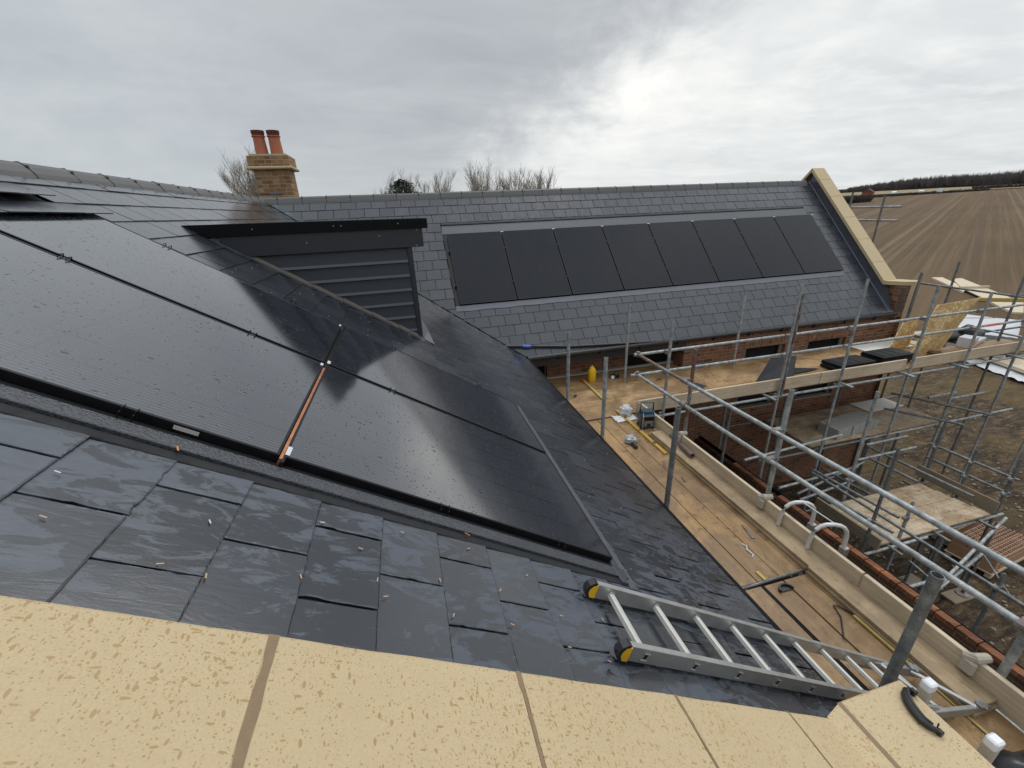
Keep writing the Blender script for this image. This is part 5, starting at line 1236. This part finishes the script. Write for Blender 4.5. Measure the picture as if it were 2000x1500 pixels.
for layer,(dd,hs) in enumerate(((430,.45),(470,.60),(515,.70))):
    st=len(vs)
    for i in range(401):
        azd=49.8+i*.07; x=math.sin(R(azd))*dd; y=math.cos(R(azd))*dd; H=edge_h(azd)*hs*(1+.20*noise.noise((i*.35,layer*9,0))+.14*noise.noise((i*1.7,layer,4))); z=terr(x,y)
        vs+=[(x,y,z-.5),(x+noise.noise((i,1,1))*3,y,z+H)]
    for i in range(400): fs.append((st+2*i,st+2*i+2,st+2*i+3,st+2*i+1))
wd.add(vs,fs,1)
tag(wd.build('woodland',[WOODF,plain('dense winter wood',(.062,.057,.058),1.0,var=.5,scale=.25)]),'long grey brown leafless wood along the skyline beyond the ploughed field','woodland',kind='stuff')
hd=M()
def hedge(m,a0,a1,d0,d1,H,n,rad=.09):
    for i in range(n):
        t=i/n; azd=a0+(a1-a0)*t; dd=d0+(d1-d0)*t+r3.uniform(-2.5,2.5); x=math.sin(R(azd))*dd; y=math.cos(R(azd))*dd
        twigs(m,Vector((x,y,terr(x,y)-.3)),H*r3.uniform(.7,1.15),2.4,9,rad,r3,1.1)
hedge(hd,49.6,52.6,205,222,3.0,170,.13); tag(hd.build('hedge',HEDGE),'dark red brown hedge mound at the left end of the field','hedge')
hd=M(); hedge(hd,52,60.5,262,292,1.5,230,.12); tag(hd.build('hedge',HEDGE),'low dark hedge line behind the parked cars','hedge')
hd=M(); hedge(hd,59.5,76,318,330,2.4,300,.13); tag(hd.build('hedge',HEDGE),'thin broken hedge line in front of the wood','hedge')
# verge strip
vs=[];fs=[]
for i in range(61):
    azd=49+i*.5
    for dd in (300,395): x=math.sin(R(azd))*dd; y=math.cos(R(azd))*dd; vs.append((x,y,terr(x,y)+.25))
for i in range(60): fs.append((2*i,2*i+2,2*i+3,2*i+1))
m=M(); m.add(vs,fs); tag(m.build('verge',STRAW),kind='structure')
# ------------------------------------------------------------------ bare trees behind the ridge
def bare_tree(x,y,ztop,W_,lab,seed,stems=4,n1=16,n2=9,n3=5,lean=0,mat=BARKP,tw=.015):
    r=random.Random(seed); z0=G; H=ztop-z0
    rt=thing('bare_tree',lab,'tree',(x,y,z0),'bare trees beyond the roof ridge')
    tm=M(); tm.tube([(x,y,z0),(x+.1,y,z0+H*.25),(x+lean*.2,y,z0+H*.42)],[.26,.22,.17],8); tm.build('trunk',BARK,rt)
    cm=M(); base=Vector((x,y,z0+H*.28))
    def wob(p,d,L,r0_,r1_,seg=4,trop=.18):
        pts=[p.copy()]; 
        for i in range(seg):
            d=(d+Vector((r.uniform(-.13,.13),r.uniform(-.13,.13),trop))).normalized(); p=p+d*(L/seg); pts.append(p.copy())
        cm.tube(pts,[r0_+(r1_-r0_)*i/seg for i in range(seg+1)],3 if r0_<.05 else 5,caps=False); return pts,d
    for s in range(n1):
        t=r.uniform(0,2*math.pi); k=r.uniform(.05,1)**.7; 
        d=Vector((math.cos(t)*k*W_/H*1.15+lean,math.sin(t)*k*W_/H*1.15,1)).normalized()
        L=H*.685*(1-.26*k*k)*r.uniform(.86,1.0); b0=base+Vector((0,0,r.uniform(-.05,.12)*H))
        pts,dd=wob(b0,d,L,.045,.006,7,.02)
        for q in range(n2):
            f=r.uniform(.18,.92); i=int(f*7); p=pts[i].lerp(pts[min(i+1,7)],f*7-i)
            tt=r.uniform(0,2*math.pi); d2=(dd+Vector((math.cos(tt)*.55,math.sin(tt)*.55,.15))).normalized(); p2,d3=wob(p,d2,L*.34*(1.15-f*.75),.016,.006,4,.16)
            for w in range(n3):
                f2=r.uniform(.15,.95); i2=int(f2*4); p3=p2[i2].lerp(p2[min(i2+1,4)],f2*4-i2); t3=r.uniform(0,2*math.pi)
                wob(p3,(d3+Vector((math.cos(t3)*.6,math.sin(t3)*.6,.1))).normalized(),L*.11*r.uniform(.6,1.2),tw*.8,tw*.35,3,.12)
    cm.build('crown',mat,rt)
TL=[(-14.9,58.1,6.6,6.2,'wide bushy bare tree just left of the chimney stack',1,0,26,12,6,-.05),
 (-.4,60,4.6,3.6,'sparse bare tree whose twigs rise behind the dark conifer, farther from the chimney',2,0,13,8,5,0),
 (1.9,60.5,5.2,3.2,'thin bare tree with one tall spire above the dark conifer',3,0,12,8,5,0),
 (5.3,59.6,5.2,4.3,'bare tree standing alone between the conifer and the tallest bare tree',4,0,15,8,5,0),
 (11.0,59,5.9,4.2,'tallest bare tree of those above the middle of the far ridge',5,0,17,9,5,0),
 (13.4,58.6,4.9,2.6,'slender bare tree close on the right of the tallest one',6,0,11,8,5,0),
 (15.9,57.9,5.3,3.6,'bare tree with dense upright twigs, first of the pair farthest from the chimney',7,0,17,9,5,0),
 (18.6,57.1,5.0,4.0,'round topped bare tree, farthest of all from the chimney',8,0,18,9,5,0)]
for a in TL: bare_tree(a[0],a[1],a[2],a[3],a[4],a[5],n1=int(a[7]*1.9),n2=a[8]+2,n3=a[9]+1,lean=a[10])
cf=thing('conifer_tree','dark spreading conifer top poking over the far ridge','tree',(1.0,57,G))
m=M(); m.tube([(1.0,57,G),(1.0,57,3.4)],[.3,.06],8); m.build('trunk',BARK,cf)
m=M(); r4=random.Random(9)
for i in range(4200):
    lv=r4.random(); z=4.0-lv*3.0; rr=(.35+2.5*lv**.6)*r4.uniform(.3,1); t=r4.uniform(0,6.28); sk=.9*noise.noise((t*1.2,z*1.6,0))
    c=Vector((1.0+rr*math.cos(t)*(1+sk*.6),57+rr*math.sin(t),z+.35*sk+(rr*.12))); a=Vector((r4.uniform(-1,1),r4.uniform(-1,1),r4.uniform(-.3,.5))).normalized()*.16; b=Vector((r4.uniform(-1,1),r4.uniform(-1,1),r4.uniform(-.5,.5))).normalized()*.05
    m.add([c-a,c+b,c+a,c-b],[(0,1,2,3)])
m.build('crown',EVER,cf)

# ------------------------------------------------------------------ world, light, camera
def world():
    w=bpy.data.worlds.new('World'); scene.world=w; w.use_nodes=True
    t=NT('w',w); v=t.n('ShaderNodeTexCoord').outputs['Generated']; nrm=t.n('ShaderNodeVectorMath',operation='NORMALIZE',i_0=v).outputs[0]
    x,y,z=t.sep(nrm)
    az=t.math('DIVIDE',t.math('ARCTAN2',x,y),math.pi/180); el=t.math('DIVIDE',t.math('ARCSINE',z),math.pi/180)
    zz=t.math('ADD',t.math('MAXIMUM',z,0.0),.10)
    pp=t.comb(t.math('DIVIDE',x,zz),t.math('DIVIDE',y,zz),0)
    big=t.noise(t.map(pp,(.42,.42,1),(1.7,.4,0)),1,5,.55,.4); med=t.noise(t.map(pp,(1.0,1.6,1),(3.0,1.0,0),(0,0,-.35)),1,6,.60,.35); fine=t.noise(t.map(pp,(2.6,3.4,1)),1,6,.6,.2)
    dn=t.noise(t.map(nrm,(7,7,13)),1,6,.62,.3)
    # edge of the dark cloud deck: bright on the right hand side of this line
    e=t.math('SUBTRACT',az,t.math('ADD',t.math('MULTIPLY',el,1.45),2.0))
    e=t.math('ADD',e,t.math('MULTIPLY',t.math('SUBTRACT',dn,.5),26.0))
    br=t.n('ShaderNodeMapRange',interpolation_type='SMOOTHSTEP',i_Value=e,i_1=-7.0,i_2=15.0,i_3=0.0,i_4=1.0).outputs[0]
    br=t.math('MULTIPLY',br,t.val(t.math('ABSOLUTE',az),110,170,1,0))
    darkc=t.mix(t.val(med,.3,.7),(.455,.480,.515),(.570,.600,.630))
    leftm=t.val(az,-30,8,1,0)
    darkc=t.mix(t.math('MULTIPLY',leftm,.75),darkc,t.mix(t.val(dn,.35,.65),(.550,.605,.645),(.670,.710,.730)))
    low=t.val(el,0,9,1,0); darkc=t.mix(t.math('MULTIPLY',low,.62),darkc,(.640,.680,.690))
    brightc=t.mix(t.val(med,.30,.72),(.700,.735,.760),(.860,.885,.890))
    brightc=t.mix(t.math('MULTIPLY',t.val(fine,.46,.70),t.val(el,3,9,.2,.6)),brightc,(1.02,1.02,.99))
    glow=t.math('MULTIPLY',t.val(t.math('ABSOLUTE',t.math('SUBTRACT',az,24.0)),6,34,1,0),t.val(t.math('ABSOLUTE',t.math('SUBTRACT',el,12.0)),0,13,1,0))
    brightc=t.mix(t.math('MULTIPLY',glow,t.val(dn,.3,.6,.35,.9)),brightc,(1.15,1.14,1.09))
    cl=t.mix(br,darkc,brightc)
    # overcast sky is brightest overhead
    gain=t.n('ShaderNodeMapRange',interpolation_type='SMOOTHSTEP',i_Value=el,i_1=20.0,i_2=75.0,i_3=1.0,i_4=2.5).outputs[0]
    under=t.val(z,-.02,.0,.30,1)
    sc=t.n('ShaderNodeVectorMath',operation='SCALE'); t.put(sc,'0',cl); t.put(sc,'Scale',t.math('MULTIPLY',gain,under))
    sky=t.n('ShaderNodeTexSky'); sky.sky_type='NISHITA'; sky.sun_disc=False; sky.sun_elevation=R(58); sky.sun_rotation=R(40)
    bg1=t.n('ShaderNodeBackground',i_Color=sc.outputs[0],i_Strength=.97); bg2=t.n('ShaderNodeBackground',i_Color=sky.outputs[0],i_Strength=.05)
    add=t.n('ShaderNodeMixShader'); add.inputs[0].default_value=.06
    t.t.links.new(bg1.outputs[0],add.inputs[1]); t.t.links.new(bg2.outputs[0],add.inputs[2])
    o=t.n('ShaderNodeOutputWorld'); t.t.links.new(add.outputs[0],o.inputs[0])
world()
sun=bpy.data.lights.new('sun','SUN'); sun.energy=.9; sun.angle=R(18); sun.color=(1,.96,.90)
so=bpy.data.objects.new('sun',sun); C.objects.link(so)
sd=Vector((math.sin(R(40))*math.cos(R(58)),math.cos(R(40))*math.cos(R(58)),math.sin(R(58))))
so.rotation_euler=sd.to_track_quat('Z','Y').to_euler()
yaw,pitch,roll,fpx=.2343,-.3909,-.0441,814.05
F=Vector((math.sin(yaw)*math.cos(pitch),math.cos(yaw)*math.cos(pitch),math.sin(pitch))); r0=Vector((math.cos(yaw),-math.sin(yaw),0)); u0=r0.cross(F)
Rr=r0*math.cos(roll)+u0*math.sin(roll); U=u0*math.cos(roll)-r0*math.sin(roll)
cam=bpy.data.cameras.new('camera'); cam.sensor_width=36; cam.lens=fpx/2000*36; cam.clip_start=.02; cam.clip_end=6000
co=bpy.data.objects.new('camera',cam); C.objects.link(co)
co.matrix_world=Matrix(((Rr.x,U.x,-F.x,0),(Rr.y,U.y,-F.y,0),(Rr.z,U.z,-F.z,0),(0,0,0,1)))
scene.camera=co
scene.view_settings.view_transform='Standard'; scene.view_settings.look='None'; scene.view_settings.exposure=0; scene.view_settings.gamma=1
scene.cycles.max_bounces=6; scene.cycles.use_denoising=True
